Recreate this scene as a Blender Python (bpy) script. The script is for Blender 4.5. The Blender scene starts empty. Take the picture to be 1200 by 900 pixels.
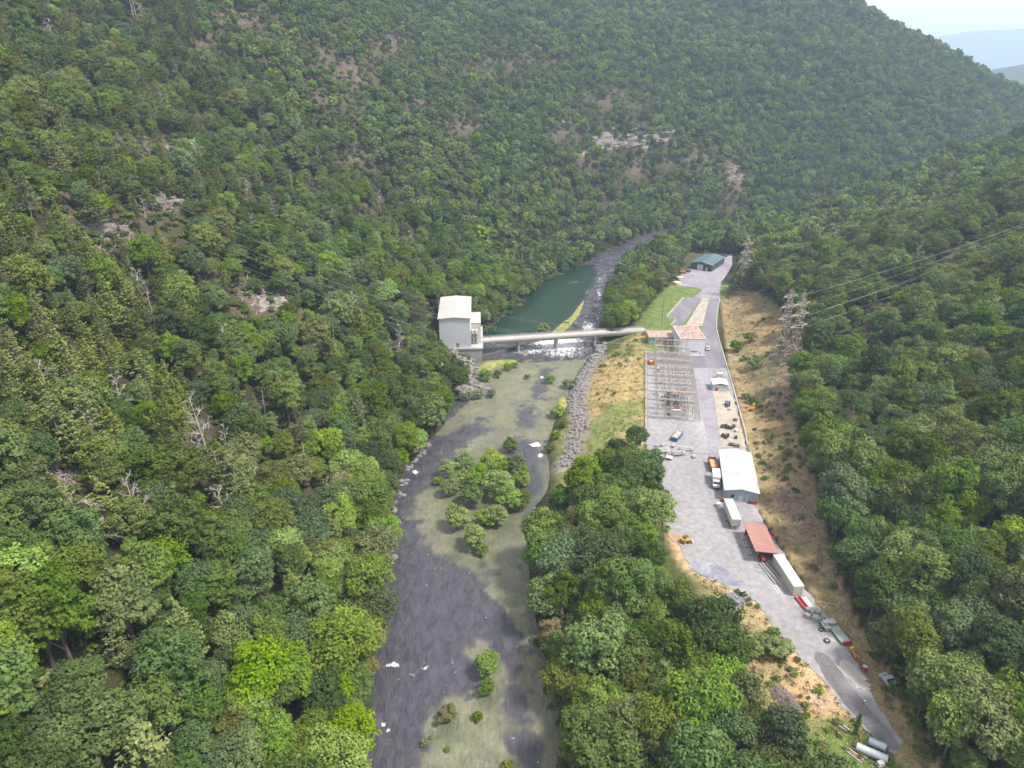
import bpy, math, random
import numpy as np
from mathutils import Vector, Matrix
SC = bpy.context.scene
COL = SC.collection
R_ = math.radians
rng = np.random.default_rng(7)
random.seed(7)

# ------------------------------------------------------------------ camera, sky, sun, exposure
CAM_H = 130.0; PITCH = 24.8; FPX = 800.0          # focal length in pixels of the 1200 px wide photograph
SP, CP = math.sin(R_(PITCH)), math.cos(R_(PITCH))
cam = bpy.data.cameras.new('camera'); camo = bpy.data.objects.new('camera', cam); COL.objects.link(camo)
cam.sensor_width = 36.0; cam.lens = 36.0 * FPX / 1200.0
cam.clip_start = 1.0; cam.clip_end = 60000.0
camo.location = (0, 0, CAM_H); camo.rotation_euler = (R_(90 - PITCH), 0, 0)
SC.camera = camo

SUN_EL, SUN_AZ = 58.0, 112.0                        # azimuth measured clockwise from +Y
wd = bpy.data.worlds.new('World'); SC.world = wd; wd.use_nodes = True
nt = wd.node_tree; nt.nodes.clear()
wo = nt.nodes.new('ShaderNodeOutputWorld'); bg = nt.nodes.new('ShaderNodeBackground')
sky = nt.nodes.new('ShaderNodeTexSky'); sky.sky_type = 'NISHITA'; sky.sun_disc = False
sky.sun_elevation = R_(SUN_EL); sky.sun_rotation = R_(SUN_AZ); sky.air_density = 1.5; sky.dust_density = 3.0
tc = nt.nodes.new('ShaderNodeTexCoord'); cn = nt.nodes.new('ShaderNodeTexNoise')
cn.inputs['Scale'].default_value = 2.2; cn.inputs['Detail'].default_value = 5
mp = nt.nodes.new('ShaderNodeMapping'); mp.inputs['Scale'].default_value = (1, 1, 4)
cr = nt.nodes.new('ShaderNodeValToRGB')
cr.color_ramp.elements[0].position = .3; cr.color_ramp.elements[0].color = (6.2, 6.35, 6.6, 1)
cr.color_ramp.elements[1].position = .7; cr.color_ramp.elements[1].color = (7.8, 7.8, 7.9, 1)
mx = nt.nodes.new('ShaderNodeMixRGB'); mx.inputs[0].default_value = .94
nt.links.new(tc.outputs['Generated'], mp.inputs[0]); nt.links.new(mp.outputs[0], cn.inputs[0])
nt.links.new(cn.outputs[0], cr.inputs[0]); nt.links.new(sky.outputs[0], mx.inputs[1]); nt.links.new(cr.outputs[0], mx.inputs[2])
nt.links.new(mx.outputs[0], bg.inputs[0]); bg.inputs[1].default_value = 0.10
nt.links.new(bg.outputs[0], wo.inputs[0])
sl = bpy.data.lights.new('sun', 'SUN'); so = bpy.data.objects.new('sun', sl); COL.objects.link(so)
sl.energy = 4.1; sl.angle = R_(10); sl.color = (1.0, .95, .86)
so.rotation_euler = (R_(90 - SUN_EL), 0, R_(180 - SUN_AZ))
so.location = (0, 0, 400)
SC.view_settings.view_transform = 'Standard'; SC.view_settings.look = 'None'
SC.view_settings.exposure = 1.05; SC.view_settings.gamma = 1.0
SC.cycles.max_bounces = 5; SC.cycles.diffuse_bounces = 3; SC.cycles.glossy_bounces = 2
SC.cycles.transmission_bounces = 3; SC.cycles.transparent_max_bounces = 4; SC.cycles.volume_bounces = 1

# ------------------------------------------------------------------ helpers: projection
def G(px, py, z=0.0):
    """ground position seen at a photograph pixel, on the level z"""
    u = (px - 600) / FPX; v = (py - 450) / FPX
    t = (CAM_H - z) / (SP + v * CP)
    return (u * t, t * (CP - v * SP))
def proj(x, y, z):
    """world -> photograph pixel, and the depth"""
    h = CAM_H - z
    t = y * CP + h * SP
    v = (h * CP - y * SP) / t
    return 600 + FPX * x / t, 450 + FPX * v, t

def hash2(ix, iy, s):
    h = (ix.astype(np.int64) * 374761393 + iy.astype(np.int64) * 668265263 + s * 1274126177) & 0xffffffff
    h = ((h ^ (h >> 13)) * 1274126177) & 0xffffffff
    return ((h ^ (h >> 16)) & 0xffff) / 65535.0
def vnoise(x, y, sc, s=0):
    x = np.asarray(x, float) / sc; y = np.asarray(y, float) / sc
    ix = np.floor(x); iy = np.floor(y); fx = x - ix; fy = y - iy
    fx = fx * fx * (3 - 2 * fx); fy = fy * fy * (3 - 2 * fy)
    a = hash2(ix, iy, s); b = hash2(ix + 1, iy, s); c = hash2(ix, iy + 1, s); d = hash2(ix + 1, iy + 1, s)
    return (a * (1 - fx) + b * fx) * (1 - fy) + (c * (1 - fx) + d * fx) * fy
def fbm(x, y, sc, n=4, s=0):
    r = 0; a = .5; t = 0
    for k in range(n):
        r = r + a * vnoise(x, y, sc / 2 ** k, s + k * 17); t += a; a *= .5
    return r / t
def sdist(poly, x, y):
    """distance to a polyline, positive on its left"""
    best = np.full(np.shape(x), 1e18); sg = np.ones(np.shape(x))
    for (ax, ay), (bx_, by_) in zip(poly[:-1], poly[1:]):
        dx, dy = bx_ - ax, by_ - ay
        t = np.clip(((x - ax) * dx + (y - ay) * dy) / (dx * dx + dy * dy), 0, 1)
        ex, ey = x - ax - t * dx, y - ay - t * dy
        d = ex * ex + ey * ey; c = dx * (y - ay) - dy * (x - ax)
        m = d < best - 1e-9; best = np.where(m, d, best); sg = np.where(m, np.sign(c), sg)
    return np.sqrt(best) * sg
def inpoly(poly, x, y):
    r = np.zeros(np.shape(x), bool); n = len(poly)
    for i in range(n):
        x0, y0 = poly[i]; x1, y1 = poly[(i + 1) % n]
        if y0 == y1: continue
        m = ((y0 > y) != (y1 > y)) & (x < (x1 - x0) * (y - y0) / (y1 - y0) + x0)
        r ^= m
    return r
def pdist(poly, x, y):
    """signed distance to a closed polygon, negative inside"""
    d = np.abs(sdist(list(poly) + [poly[0]], x, y))
    return np.where(inpoly(poly, x, y), -d, d)
def sstep(a, b, x):
    t = np.clip((x - a) / (b - a), 0, 1); return t * t * (3 - 2 * t)
def smin(a, b, k):
    h = np.clip(.5 + .5 * (b - a) / k, 0, 1); return b * (1 - h) + a * h - k * h * (1 - h)

# ------------------------------------------------------------------ lay of the land
YZ = 8.0                                            # level of the yard above the river
def GP(pts, z=0): return [G(a, b, z) for a, b in pts]
LB = [(-38, -200), (-30, 20)] + GP([(428,900),(436,830),(440,760),(450,700),(457,640),(462,590),(478,545),(500,522),(520,500),(537,470),(546,447),(558,424),(566,398),(580,388),(605,365),(642,332),(680,314),(710,297)]) + [(108,574),(150,611),(220,640),(330,682),(450,745),(700,840),(1300,900),(3000,950)]
RB = [(60, -200), (32, 20)] + GP([(671,900),(661,870),(645,790),(632,750),(624,705),(617,650),(622,600),(641,575),(644,555),(640,523),(650,493),(664,475),(667,455),(678,435),(692,416),(703,395)]) + [(60,402),(68,440),(87,500),(116,543),(160,582),(228,613),(340,655),(460,716),(700,800),(1300,850),(3000,900)]
FF = [(110, -200), (100, 20)] + GP([(1072,915),(1052,862),(1022,800),(1000,765),(966,708),(942,668),(914,625),(894,595),(883,530),(872,480),(862,440),(852,400),(846,350),(857,330),(864,305),(880,290)], YZ) + [(205, 575)]
FB = [(150, 500), (205, 560), (300, 628), (460, 700), (700, 765), (1300, 815), (3000, 865)]
def height(x, y):
    x = np.asarray(x, float); y = np.asarray(y, float)
    dl = sdist(LB, x, y); dr = -sdist(RB, x, y)
    n1 = fbm(x, y, 170, 3, 3) - .5; n2 = fbm(x, y, 45, 3, 9) - .5
    s = .60 + .27 * sstep(120, 420, x) + .05 * sstep(0, -200, x)
    d = np.maximum(dl, 0)
    hl = 1.5 * sstep(0, 4, d) + s * np.maximum(d - 3, 0)
    gul = sstep(10, 120, d)
    hl = hl + n1 * 55 * gul + n2 * 14 * gul
    cap = np.clip(200 + .505 * (461 - x), 12, 420) - .6 * np.maximum(y - 1030 - .25 * (461 - x), 0)
    hl = smin(hl, np.maximum(cap + n2 * 10, 12), 12)
    e = np.maximum(dr, 0)
    hp = smin(1.2 * sstep(0, 2, e) + .34 * np.maximum(e - 1, 0), YZ, 1.5)
    df = -sdist(FF, x, y); db = -sdist(FB, x, y)
    f = np.maximum(df, 0); b = np.maximum(db, 0)
    fr = .37 * np.maximum(f - 1.0, 0) * sstep(0, 8, f) + (n1 * 26 + n2 * 8) * sstep(25, 110, f)
    hr = smin(fr, .85 * b + n2 * 8 * sstep(10, 60, b), 14)
    hr = np.maximum(np.minimum(hr, 170), 0)
    hr = np.where((df > 0) & (db > 0), hr, 0)
    bed = -1.2 * sstep(0, 5, -np.maximum(dl, -np.abs(dr))) - .3
    z = np.where(dl > 0, hl, np.where(dr > 0, hp + hr, bed))
    z = np.where((dl > 0) & (dr > 0), np.minimum(hl, hp + hr), z)
    return z
def hgt(x, y): return float(height(np.array([x]), np.array([y]))[0])
def hit(px, py):
    """first meeting of the ray through a photograph pixel with the land"""
    u = (px - 600) / FPX; v = (py - 450) / FPX
    t = np.arange(60, 1800, 1.0)
    x = u * t; y = t * (CP - v * SP); z = CAM_H - t * (SP + v * CP)
    h = height(x, y); m = np.nonzero(z <= h)[0]
    if len(m) == 0: return None
    i = m[0]; return (x[i], y[i], float(h[i]))

# ------------------------------------------------------------------ helpers: materials
def mat(name, build):
    m = bpy.data.materials.new(name); m.use_nodes = True; t = m.node_tree; t.nodes.clear()
    o = t.nodes.new('ShaderNodeOutputMaterial'); s = build(t, m); t.links.new(s, o.inputs[0]); return m
def N(t, typ, **kw):
    n = t.nodes.new(typ)
    for k, v in kw.items():
        if k.startswith('i_'):
            k = k[2:]; n.inputs[int(k) if k.isdigit() else k.replace('_', ' ')].default_value = v
        else: setattr(n, k, v)
    return n
def rgba(c): return (c[0], c[1], c[2], 1)
_mc = {}
def paint(name, c, rough=.6, metal=0, var=.25, scale=.6, bump=0, dirt=None):
    """a weathered plain surface: colour, blotches, streaks of dirt and fine grain"""
    if name in _mc: return _mc[name]
    def b(t, m):
        p = N(t, 'ShaderNodeBsdfPrincipled'); p.inputs['Roughness'].default_value = rough; p.inputs['Metallic'].default_value = metal
        g = N(t, 'ShaderNodeTexCoord'); n = N(t, 'ShaderNodeTexNoise'); n.inputs['Scale'].default_value = scale; n.inputs['Detail'].default_value = 7
        t.links.new(g.outputs['Object'], n.inputs['Vector'])
        r = N(t, 'ShaderNodeValToRGB'); e = r.color_ramp.elements
        dk = dirt or [q * (1 - var) for q in c]
        e[0].position = .32; e[0].color = rgba(dk); e[1].position = .62; e[1].color = rgba(c)
        x = e.new(.75); x.color = rgba([min(1, q * (1 + var * .4)) for q in c])
        t.links.new(n.outputs[0], r.inputs[0]); t.links.new(r.outputs[0], p.inputs['Base Color'])
        if bump:
            bp = N(t, 'ShaderNodeBump'); bp.inputs['Strength'].default_value = bump
            n2 = N(t, 'ShaderNodeTexNoise'); n2.inputs['Scale'].default_value = scale * 9
            t.links.new(g.outputs['Object'], n2.inputs['Vector']); t.links.new(n2.outputs[0], bp.inputs['Height']); t.links.new(bp.outputs[0], p.inputs['Normal'])
        return p.outputs[0]
    _mc[name] = mat(name, b); return _mc[name]

# ------------------------------------------------------------------ helpers: mesh
class MB:
    def __init__(s): s.v = []; s.f = []; s.m = []
    def add(s, vs, fs, mi=0):
        o = len(s.v); s.v += [tuple(v) for v in vs]; s.f += [tuple(i + o for i in f) for f in fs]; s.m += [mi] * len(fs); return s
    def box(s, x0, x1, y0, y1, z0, z1, mi=0):
        return s.add([(x0,y0,z0),(x1,y0,z0),(x1,y1,z0),(x0,y1,z0),(x0,y0,z1),(x1,y0,z1),(x1,y1,z1),(x0,y1,z1)],
                     [(0,3,2,1),(4,5,6,7),(0,1,5,4),(1,2,6,5),(2,3,7,6),(3,0,4,7)], mi)
    def cbox(s, c, d, mi=0, rz=0):
        o = len(s.v); s.box(-d[0]/2, d[0]/2, -d[1]/2, d[1]/2, -d[2]/2, d[2]/2, mi)
        ca, sa = math.cos(rz), math.sin(rz)
        for i in range(o, len(s.v)):
            x, y, z = s.v[i]; s.v[i] = (c[0] + x*ca - y*sa, c[1] + x*sa + y*ca, c[2] + z)
        return s
    def rod(s, a, b, r, n=6, r2=None, mi=0, cap=True):
        a = Vector(a); b = Vector(b); d = (b - a)
        if d.length < 1e-6: return s
        d.normalize(); u = d.orthogonal().normalized(); w = d.cross(u); r2 = r if r2 is None else r2
        vs = []
        for c, q in ((a, r), (b, r2)):
            for k in range(n):
                t = 2 * math.pi * k / n + .785; vs.append(c + u * (q * math.cos(t)) + w * (q * math.sin(t)))
        fs = [(k, (k+1) % n, n + (k+1) % n, n + k) for k in range(n)]
        if cap: fs += [tuple(range(n))[::-1], tuple(range(n, 2*n))]
        return s.add(vs, fs, mi)
    def path(s, pts, r, n=5, mi=0):
        for a, b in zip(pts[:-1], pts[1:]): s.rod(a, b, r, n, mi=mi, cap=False)
        return s
    def prism(s, poly, y0, y1, mi=0):          # polygon in xz, along y
        n = len(poly); vs = [(x, y0, z) for x, z in poly] + [(x, y1, z) for x, z in poly]
        return s.add(vs, [tuple(range(n)), tuple(range(n, 2*n))[::-1]] + [(k, k+n, (k+1) % n + n, (k+1) % n) for k in range(n)], mi)
    def xprism(s, poly, x0, x1, mi=0):         # polygon in yz, along x
        n = len(poly); vs = [(x0, y, z) for y, z in poly] + [(x1, y, z) for y, z in poly]
        return s.add(vs, [tuple(range(n))[::-1], tuple(range(n, 2*n))] + [(k, (k+1) % n, (k+1) % n + n, k+n) for k in range(n)], mi)
    def lathe(s, prof, n=12, c=(0,0,0), axis='z', mi=0):
        vs = []
        for r, h in prof:
            for k in range(n):
                t = 2*math.pi*k/n; a, b = r*math.cos(t), r*math.sin(t)
                vs.append({'z': (c[0]+a, c[1]+b, c[2]+h), 'x': (c[0]+h, c[1]+a, c[2]+b), 'y': (c[0]+b, c[1]+h, c[2]+a)}[axis])
        fs = []
        for j in range(len(prof)-1):
            for k in range(n): fs.append((j*n+k, j*n+(k+1) % n, (j+1)*n+(k+1) % n, (j+1)*n+k))
        fs += [tuple(range(n))[::-1], tuple(range((len(prof)-1)*n, len(prof)*n))]
        return s.add(vs, fs, mi)
    def mesh(s, name, *mats, smooth=False):
        me = bpy.data.meshes.new(name); me.from_pydata(s.v, [], s.f); me.validate()
        for m in mats: me.materials.append(m)
        if len(mats) > 1 and len(me.polygons) == len(s.m): me.polygons.foreach_set('material_index', s.m)
        if smooth: me.polygons.foreach_set('use_smooth', [True]*len(me.polygons))
        return me
    def build(s, name, m, parent=None, smooth=False, kind=None, label=None):
        ms = m if isinstance(m, (list, tuple)) else [m]
        o = bpy.data.objects.new(name, s.mesh(name, *ms, smooth=smooth)); COL.objects.link(o)
        if parent: o.parent = parent
        if kind: o['kind'] = kind
        if label: o['label'] = label
        return o
def thing(name, label, cat, loc=(0,0,0), rz=0, group=None, kind=None):
    o = bpy.data.objects.new(name, None); COL.objects.link(o); o.location = loc; o.rotation_euler = (0, 0, rz)
    o['label'] = label; o['category'] = cat; o.empty_display_size = .5
    if group: o['group'] = group
    if kind: o['kind'] = kind
    return o
def tag(o, label, cat=None, group=None, kind=None):
    o['label'] = label
    if cat: o['category'] = cat
    if group: o['group'] = group
    if kind: o['kind'] = kind
    return o
def dup(root, loc, rz, label=None, group=None, scale=None):
    r = root.copy(); COL.objects.link(r); r.location = loc; r.rotation_euler = (0, 0, rz)
    if scale: r.scale = scale
    if label: r['label'] = label
    if group: r['group'] = group
    for ch in list(root.children):
        c = ch.copy(); COL.objects.link(c); c.parent = r
        for g in ch.children:
            d = g.copy(); COL.objects.link(d); d.parent = c
    return r
def npmesh(name, V, F, m=None, attrs=None, smooth=False):
    """mesh from numpy arrays; F is (n,3) or (n,4)"""
    me = bpy.data.meshes.new(name); k = F.shape[1]
    me.vertices.add(len(V)); me.vertices.foreach_set('co', np.asarray(V, np.float32).ravel())
    me.loops.add(F.size); me.loops.foreach_set('vertex_index', F.astype(np.int32).ravel())
    me.polygons.add(len(F)); me.polygons.foreach_set('loop_start', np.arange(len(F), dtype=np.int32) * k)
    me.polygons.foreach_set('loop_total', np.full(len(F), k, np.int32))
    if smooth: me.polygons.foreach_set('use_smooth', np.ones(len(F), bool))
    me.update(calc_edges=True)
    if m: me.materials.append(m)
    for an, (typ, arr) in (attrs or {}).items():
        a = me.attributes.new(an, typ, 'POINT')
        if typ == 'FLOAT_COLOR': a.data.foreach_set('color', np.asarray(arr, np.float32).ravel())
        elif typ == 'FLOAT': a.data.foreach_set('value', np.asarray(arr, np.float32).ravel())
    return me
def link(name, me, kind=None, parent=None):
    o = bpy.data.objects.new(name, me); COL.objects.link(o)
    if kind: o['kind'] = kind
    if parent: o.parent = parent
    return o
def gridfaces(nj, ni):
    a = (np.arange(nj-1)[:, None] * ni + np.arange(ni-1)[None]).ravel()
    return np.stack([a, a+1, a+ni+1, a+ni], 1)

# ------------------------------------------------------------------ ground zones (edges on the ground, as seen in the photograph)
YARD_PX = [(757,412),(846,412),(850,425),(857,450),(870,505),(879,545),(886,588),(894,612),(916,645),(944,690),(975,732),(998,764),(1008,786),(1020,811),(1036,837),(1057,869),(1050,884),(1036,878),(1005,847),(985,825),(962,794),(932,764),(903,728),(880,700),(858,690),(830,678),(808,664),(798,640),(784,628),(772,590),(763,545),(757,515)]
BRUSH_PX = [(846,350),(857,342),(868,340),(885,342),(905,352),(930,375),(940,400),(934,440),(932,480),(940,520),(952,560),(966,610),(986,680),(1008,740),(1030,790),(1052,840),(1075,880),(1056,870),(1020,802),(1000,768),(975,732),(944,690),(916,645),(894,612),(886,588),(879,545),(870,505),(857,450),(850,410)]
FIELD_PX = [(806,664),(830,678),(858,690),(880,700),(903,728),(932,764),(958,790),(985,822),(1005,845),(1036,878),(1060,905),(1060,1000),(935,1000),(950,910),(930,870),(880,830),(850,760),(835,720)]
BANKS_PX = [(700,415),(742,392),(757,388),(757,525),(700,560),(655,560),(650,500),(672,470)]
LAWN_PX = [(700,392),(742,382),(760,360),(773,345),(786,333),(856,333),(852,349),(841,350),(838,412),(757,412),(757,388),(742,392)]
CORR = GP([(1300,240),(1200,292),(1120,318),(1050,345),(960,378)], 40)   # power line clearing up the right hill
SCAR = [  # bare or thin patches on the left and far slopes: x, y, rx, ry, thinning, brownness
 (195,228,38,24,.95,1),(125,268,34,18,.95,1),(280,15,40,18,.9,1),(375,70,22,26,.5,.7),(385,110,30,14,.4,.7),(310,345,52,28,.9,1),(345,372,30,14,.85,1),(150,160,60,30,.6,.9),
 (300,230,40,35,.35,.7),(90,555,48,18,.5,.9),(190,520,50,24,.3,.7),(300,690,45,22,.9,.9),(415,90,30,30,.5,.9),(490,115,22,14,.55,.8),(540,140,30,18,.4,.8),(410,180,30,18,.5,.9),
 (660,150,24,14,.45,.8),(740,163,40,8,.75,.9),(690,185,18,12,.6,.9),(745,195,16,14,.5,.8),(862,205,16,30,.45,.8),(800,185,50,10,.35,.7),(600,70,60,14,.35,.6),(230,45,20,14,.6,.8),(60,225,30,16,.5,.9),
 (240,330,18,14,.6,.8),(425,235,20,14,.5,.8),(455,50,40,16,.4,.7),(500,290,0,0,0,0),(820,170,14,14,.5,.8),(720,110,60,20,.3,.6)]
def scar(px, py, k=0):
    w = np.zeros(np.shape(px)); b = np.zeros(np.shape(px))
    for x, y, rx, ry, th, br in SCAR:
        if rx == 0: continue
        q = np.exp(-(((px - x)/rx)**2 + ((py - y)/ry)**2) * 1.1)
        w = np.maximum(w, q * th); b = np.maximum(b, q * br)
    return w, b
# ------------------------------------------------------------------ ground
def mat_ground():
    def b(t, m):
        p = N(t, 'ShaderNodeBsdfPrincipled'); p.inputs['Roughness'].default_value = .95; p.inputs['Specular IOR Level'].default_value = .1
        a = N(t, 'ShaderNodeAttribute', attribute_name='Col'); g = N(t, 'ShaderNodeNewGeometry')
        n1 = N(t, 'ShaderNodeTexNoise'); n1.inputs['Scale'].default_value = .35; n1.inputs['Detail'].default_value = 9; n1.inputs['Roughness'].default_value = .7
        n2 = N(t, 'ShaderNodeTexNoise'); n2.inputs['Scale'].default_value = 2.5; n2.inputs['Detail'].default_value = 6
        for n in (n1, n2): t.links.new(g.outputs['Position'], n.inputs['Vector'])
        r = N(t, 'ShaderNodeValToRGB'); r.color_ramp.elements[0].position = .3; r.color_ramp.elements[0].color = (.5,.5,.48,1)
        r.color_ramp.elements[1].position = .7; r.color_ramp.elements[1].color = (1.5,1.48,1.4,1)
        t.links.new(n1.outputs[0], r.inputs[0])
        x = N(t, 'ShaderNodeMixRGB', blend_type='MULTIPLY'); x.inputs[0].default_value = 1
        t.links.new(a.outputs['Color'], x.inputs[1]); t.links.new(r.outputs[0], x.inputs[2])
        r2 = N(t, 'ShaderNodeValToRGB'); r2.color_ramp.elements[0].position = .35; r2.color_ramp.elements[0].color = (.6,.6,.6,1)
        r2.color_ramp.elements[1].position = .65; r2.color_ramp.elements[1].color = (1.3,1.3,1.3,1); t.links.new(n2.outputs[0], r2.inputs[0])
        y = N(t, 'ShaderNodeMixRGB', blend_type='MULTIPLY'); y.inputs[0].default_value = .8
        t.links.new(x.outputs[0], y.inputs[1]); t.links.new(r2.outputs[0], y.inputs[2])
        t.links.new(y.outputs[0], p.inputs['Base Color'])
        bp = N(t, 'ShaderNodeBump'); bp.inputs['Strength'].default_value = .6; bp.inputs['Distance'].default_value = .4
        t.links.new(n2.outputs[0], bp.inputs['Height']); t.links.new(bp.outputs[0], p.inputs['Normal'])
        return p.outputs[0]
    return mat('ground_soil', b)
GM = mat_ground()
NJ, NI = 470, 560
yy = 10 + 1590 * (np.linspace(0, 1, NJ) ** 1.75)
aa = np.linspace(-1.25, 1.25, NI); aa = aa * (1 + .0 * aa)
YY, AA = np.meshgrid(yy, aa, indexing='ij')
XX = AA * (YY + 130)
ZZ = height(XX, YY)
PXX, PYY, TT = proj(XX, YY, ZZ)
def cmix(c, c2, w): return c * (1 - w[..., None]) + np.array(c2) * w[..., None]
col = np.zeros(XX.shape + (3,)) + np.array([.045, .045, .022])
dl = sdist(LB, XX, YY); dr = -sdist(RB, XX, YY)
nA = fbm(XX, YY, 22, 4, 31); nB = fbm(XX, YY, 7, 3, 57); nC = fbm(XX, YY, 60, 3, 77)
col = cmix(col, (.10, .085, .055), sstep(.5, .75, nA) * .6)
w_, b_ = scar(PXX, PYY)
brown = np.clip(b_ * 1.3, 0, 1)
col = cmix(col, (.125, .10, .075), brown * sstep(.2, .5, nA + brown * .25))
# green bank edge on the left, grassy right side plateau
col = cmix(col, (.045, .058, .026), sstep(8, 0, dl) * (dl > 0))
col = cmix(col, (.10, .12, .045), sstep(0, 3, dr) * sstep(70, 30, dr) * .7)
def zone(px, z=YZ): return [G(a, b, z) for a, b in px]
LAWN = zone(LAWN_PX); BRUSH = zone(BRUSH_PX); FIELD = zone(FIELD_PX); BANKS = zone(BANKS_PX); YARD = zone(YARD_PX)
jit = (nB - .5) * 4
m = sstep(1.5, -1.5, pdist(LAWN, XX, YY)); col = cmix(col, (.145, .20, .06), m)
dB = pdist(BANKS, XX, YY) + jit
m = sstep(1.5, -1.5, dB); ctan = cmix(np.zeros(XX.shape + (3,)) + np.array([.36, .28, .13]), (.16, .20, .06), sstep(.48, .66, nA) * .9)
col = col * (1 - m[..., None]) + ctan * m[..., None]
dBr = pdist([G(a, b, YZ) for a, b in BRUSH_PX], XX, YY)
# brush slope is found through its picture outline because it climbs
bpx = inpoly(BRUSH_PX, PXX, PYY) & (-sdist(FF, XX, YY) > -2)
bd = np.where(bpx, 1.0, 0.0)
cb = np.zeros(XX.shape + (3,)) + np.array([.24, .165, .12])
cb = cmix(cb, (.29, .22, .115), sstep(.46, .64, nC)); cb = cmix(cb, (.14, .17, .06), sstep(.52, .68, nA) * .8); cb = cmix(cb, (.19, .13, .10), sstep(.5, .7, nB) * .7)
cb = cmix(cb, (.31, .24, .125), sstep(470, 380, PYY) * .6); cb = cmix(cb, (.22, .155, .125), sstep(540, 600, PYY) * .55)
col = col * (1 - bd[..., None]) + cb * bd[..., None]
m = sstep(2, -2, pdist(FIELD, XX, YY) + jit * .6)
cf = np.zeros(XX.shape + (3,)) + np.array([.21, .21, .08]); cf = cmix(cf, (.13, .19, .045), sstep(.42, .6, nA)); cf = cmix(cf, (.34, .27, .14), sstep(.56, .74, nC) * .8)
for (sx, sy, sr) in ((958, 818, 6.0), (940, 770, 5.0), (880, 705, 3)):      # worn sandy patches
    gx, gy = G(sx, sy, YZ); cf = cmix(cf, (.50, .33, .19), sstep(sr + 2, sr - 3, np.hypot(XX - gx, YY - gy) + jit))
col = col * (1 - m[..., None]) + cf * m[..., None]
# sandy shoulder along the lower left edge of the lane, pale dirt near the skid loader
EDGE = zone([(790,628),(806,664),(858,688),(880,697),(903,728),(932,764),(958,790),(1000,835)])
col = cmix(col, (.50, .36, .21), sstep(3.2, 1.2, np.abs(sdist(EDGE, XX, YY)) + jit * .4) * .9)
dc = np.abs(sdist(CORR, XX, YY)); col = cmix(col, (.15, .115, .085), sstep(11, 7, dc + jit))
nf_ = (-sdist(FF, XX, YY) > -1.5) & (-sdist(FF, XX, YY) < 5) & (PYY > 352); col = np.where(nf_[..., None], np.array([.30, .235, .125]), col)
# rocky right bank of the river
RIP = zone([(700,418),(683,440),(676,470),(680,500),(672,530),(665,545)], 3)
col = cmix(col, (.27, .24, .23), sstep(5.5, 2.5, np.abs(sdist(RIP, XX, YY)) + jit))
# gravel apron under the powerhouse
gx, gy = G(540, 432, 2); col = cmix(col, (.34, .29, .26), sstep(16, 9, np.hypot(XX - gx, YY - gy) + jit * 2))
col = col * np.array([.76, .74, .76])
attrs = {'Col': ('FLOAT_COLOR', np.concatenate([col, np.ones(XX.shape + (1,))], -1))}
# the yard sheets lie on top: sink the land slightly under them
ZG = ZZ - .25 * sstep(1.0, -1.0, pdist(YARD, XX, YY))
V = np.stack([XX, YY, ZG], -1).reshape(-1, 3)
gme = npmesh('ground', V, gridfaces(NJ, NI), GM, attrs, smooth=True)
link('ground', gme, 'structure')
# distant land out to the horizon
fy = np.concatenate([np.linspace(1580, 4000, 60), np.linspace(4100, 16000, 90)]); fa = np.linspace(-1.4, 1.4, 200)
FY, FA = np.meshgrid(fy, fa, indexing='ij'); FX = FA * (FY + 130)
def farh(x, y):
    n = fbm(x, y, 900, 4, 5)
    a1 = 12 + 180 * np.exp(-((y - 2250) / 330)**2) * sstep(900, 1650, x + .0*y) * (.70 + .42 * n)
    rid = 130 + (8000) * (.030 + .0135 * sstep(.50, .62, x / y) + .006 * sstep(.62, .8, x / y) + .006 * fbm(x, 0 * x, 2600, 4, 8))
    a2 = rid * np.exp(-((y - 8300) / 1500)**2) * (.94 + .1 * fbm(x, y, 1500, 3, 61))
    return np.maximum(a1, 0) + a2 - 10
FZ = farh(FX, FY)
fc = np.zeros(FX.shape + (4,)) + np.array([.05, .07, .035, 1]); 
fme = npmesh('distant_hills', np.stack([FX, FY, FZ], -1).reshape(-1, 3), gridfaces(len(fy), len(fa)), GM, {'Col': ('FLOAT_COLOR', fc)}, smooth=True)
link('distant_hills', fme, 'structure')
hz = MB(); E = 26000; hz.add([(-E,-200,-14),(E,-200,-14),(E,200,-14),(-E,200,-14)], [(0,1,2,3)])
plain = MB().add([(-40000,-3000,-12.5),(40000,-3000,-12.5),(40000,45000,-12.5),(-40000,45000,-12.5)], [(0,1,2,3)])
o = plain.build('plain', paint('plain_soil', (.06,.075,.04), .95, scale=.01), kind='structure')

# ------------------------------------------------------------------ river
POOL = GP([(562,402),(572,388),(600,362),(638,330),(672,314),(696,312),(700,322),(690,345),(672,370),(655,385),(640,398),(600,406)])
ALGAE_PX = [
 [(610,425),(690,420),(672,470),(650,500),(636,520),(630,522),(600,505),(585,520),(600,560),(612,600),(620,660),(628,720),(640,780),(660,870),(668,900),(650,900),(640,860),(620,820),(612,780),(598,735),(585,712),(560,700),(575,670),(530,665),(505,640),(488,610),(475,580),(500,560),(520,530),(560,510),(575,490),(560,488),(530,500),(520,508),(535,480),(548,455),(562,425)],
 [(560,755),(575,752),(588,790),(585,830),(600,870),(605,905),(488,905),(490,880),(505,850),(530,825),(552,800)]]
DARK_PX = [[(630,430),(650,432),(640,460),(628,480),(618,500),(605,500),(608,485),(622,460)],
           [(480,555),(520,515),(560,500),(575,503),(540,520),(510,560),(480,600),(462,590)],
           [(618,518),(634,520),(644,560),(638,585),(622,575),(620,545)]]
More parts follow.
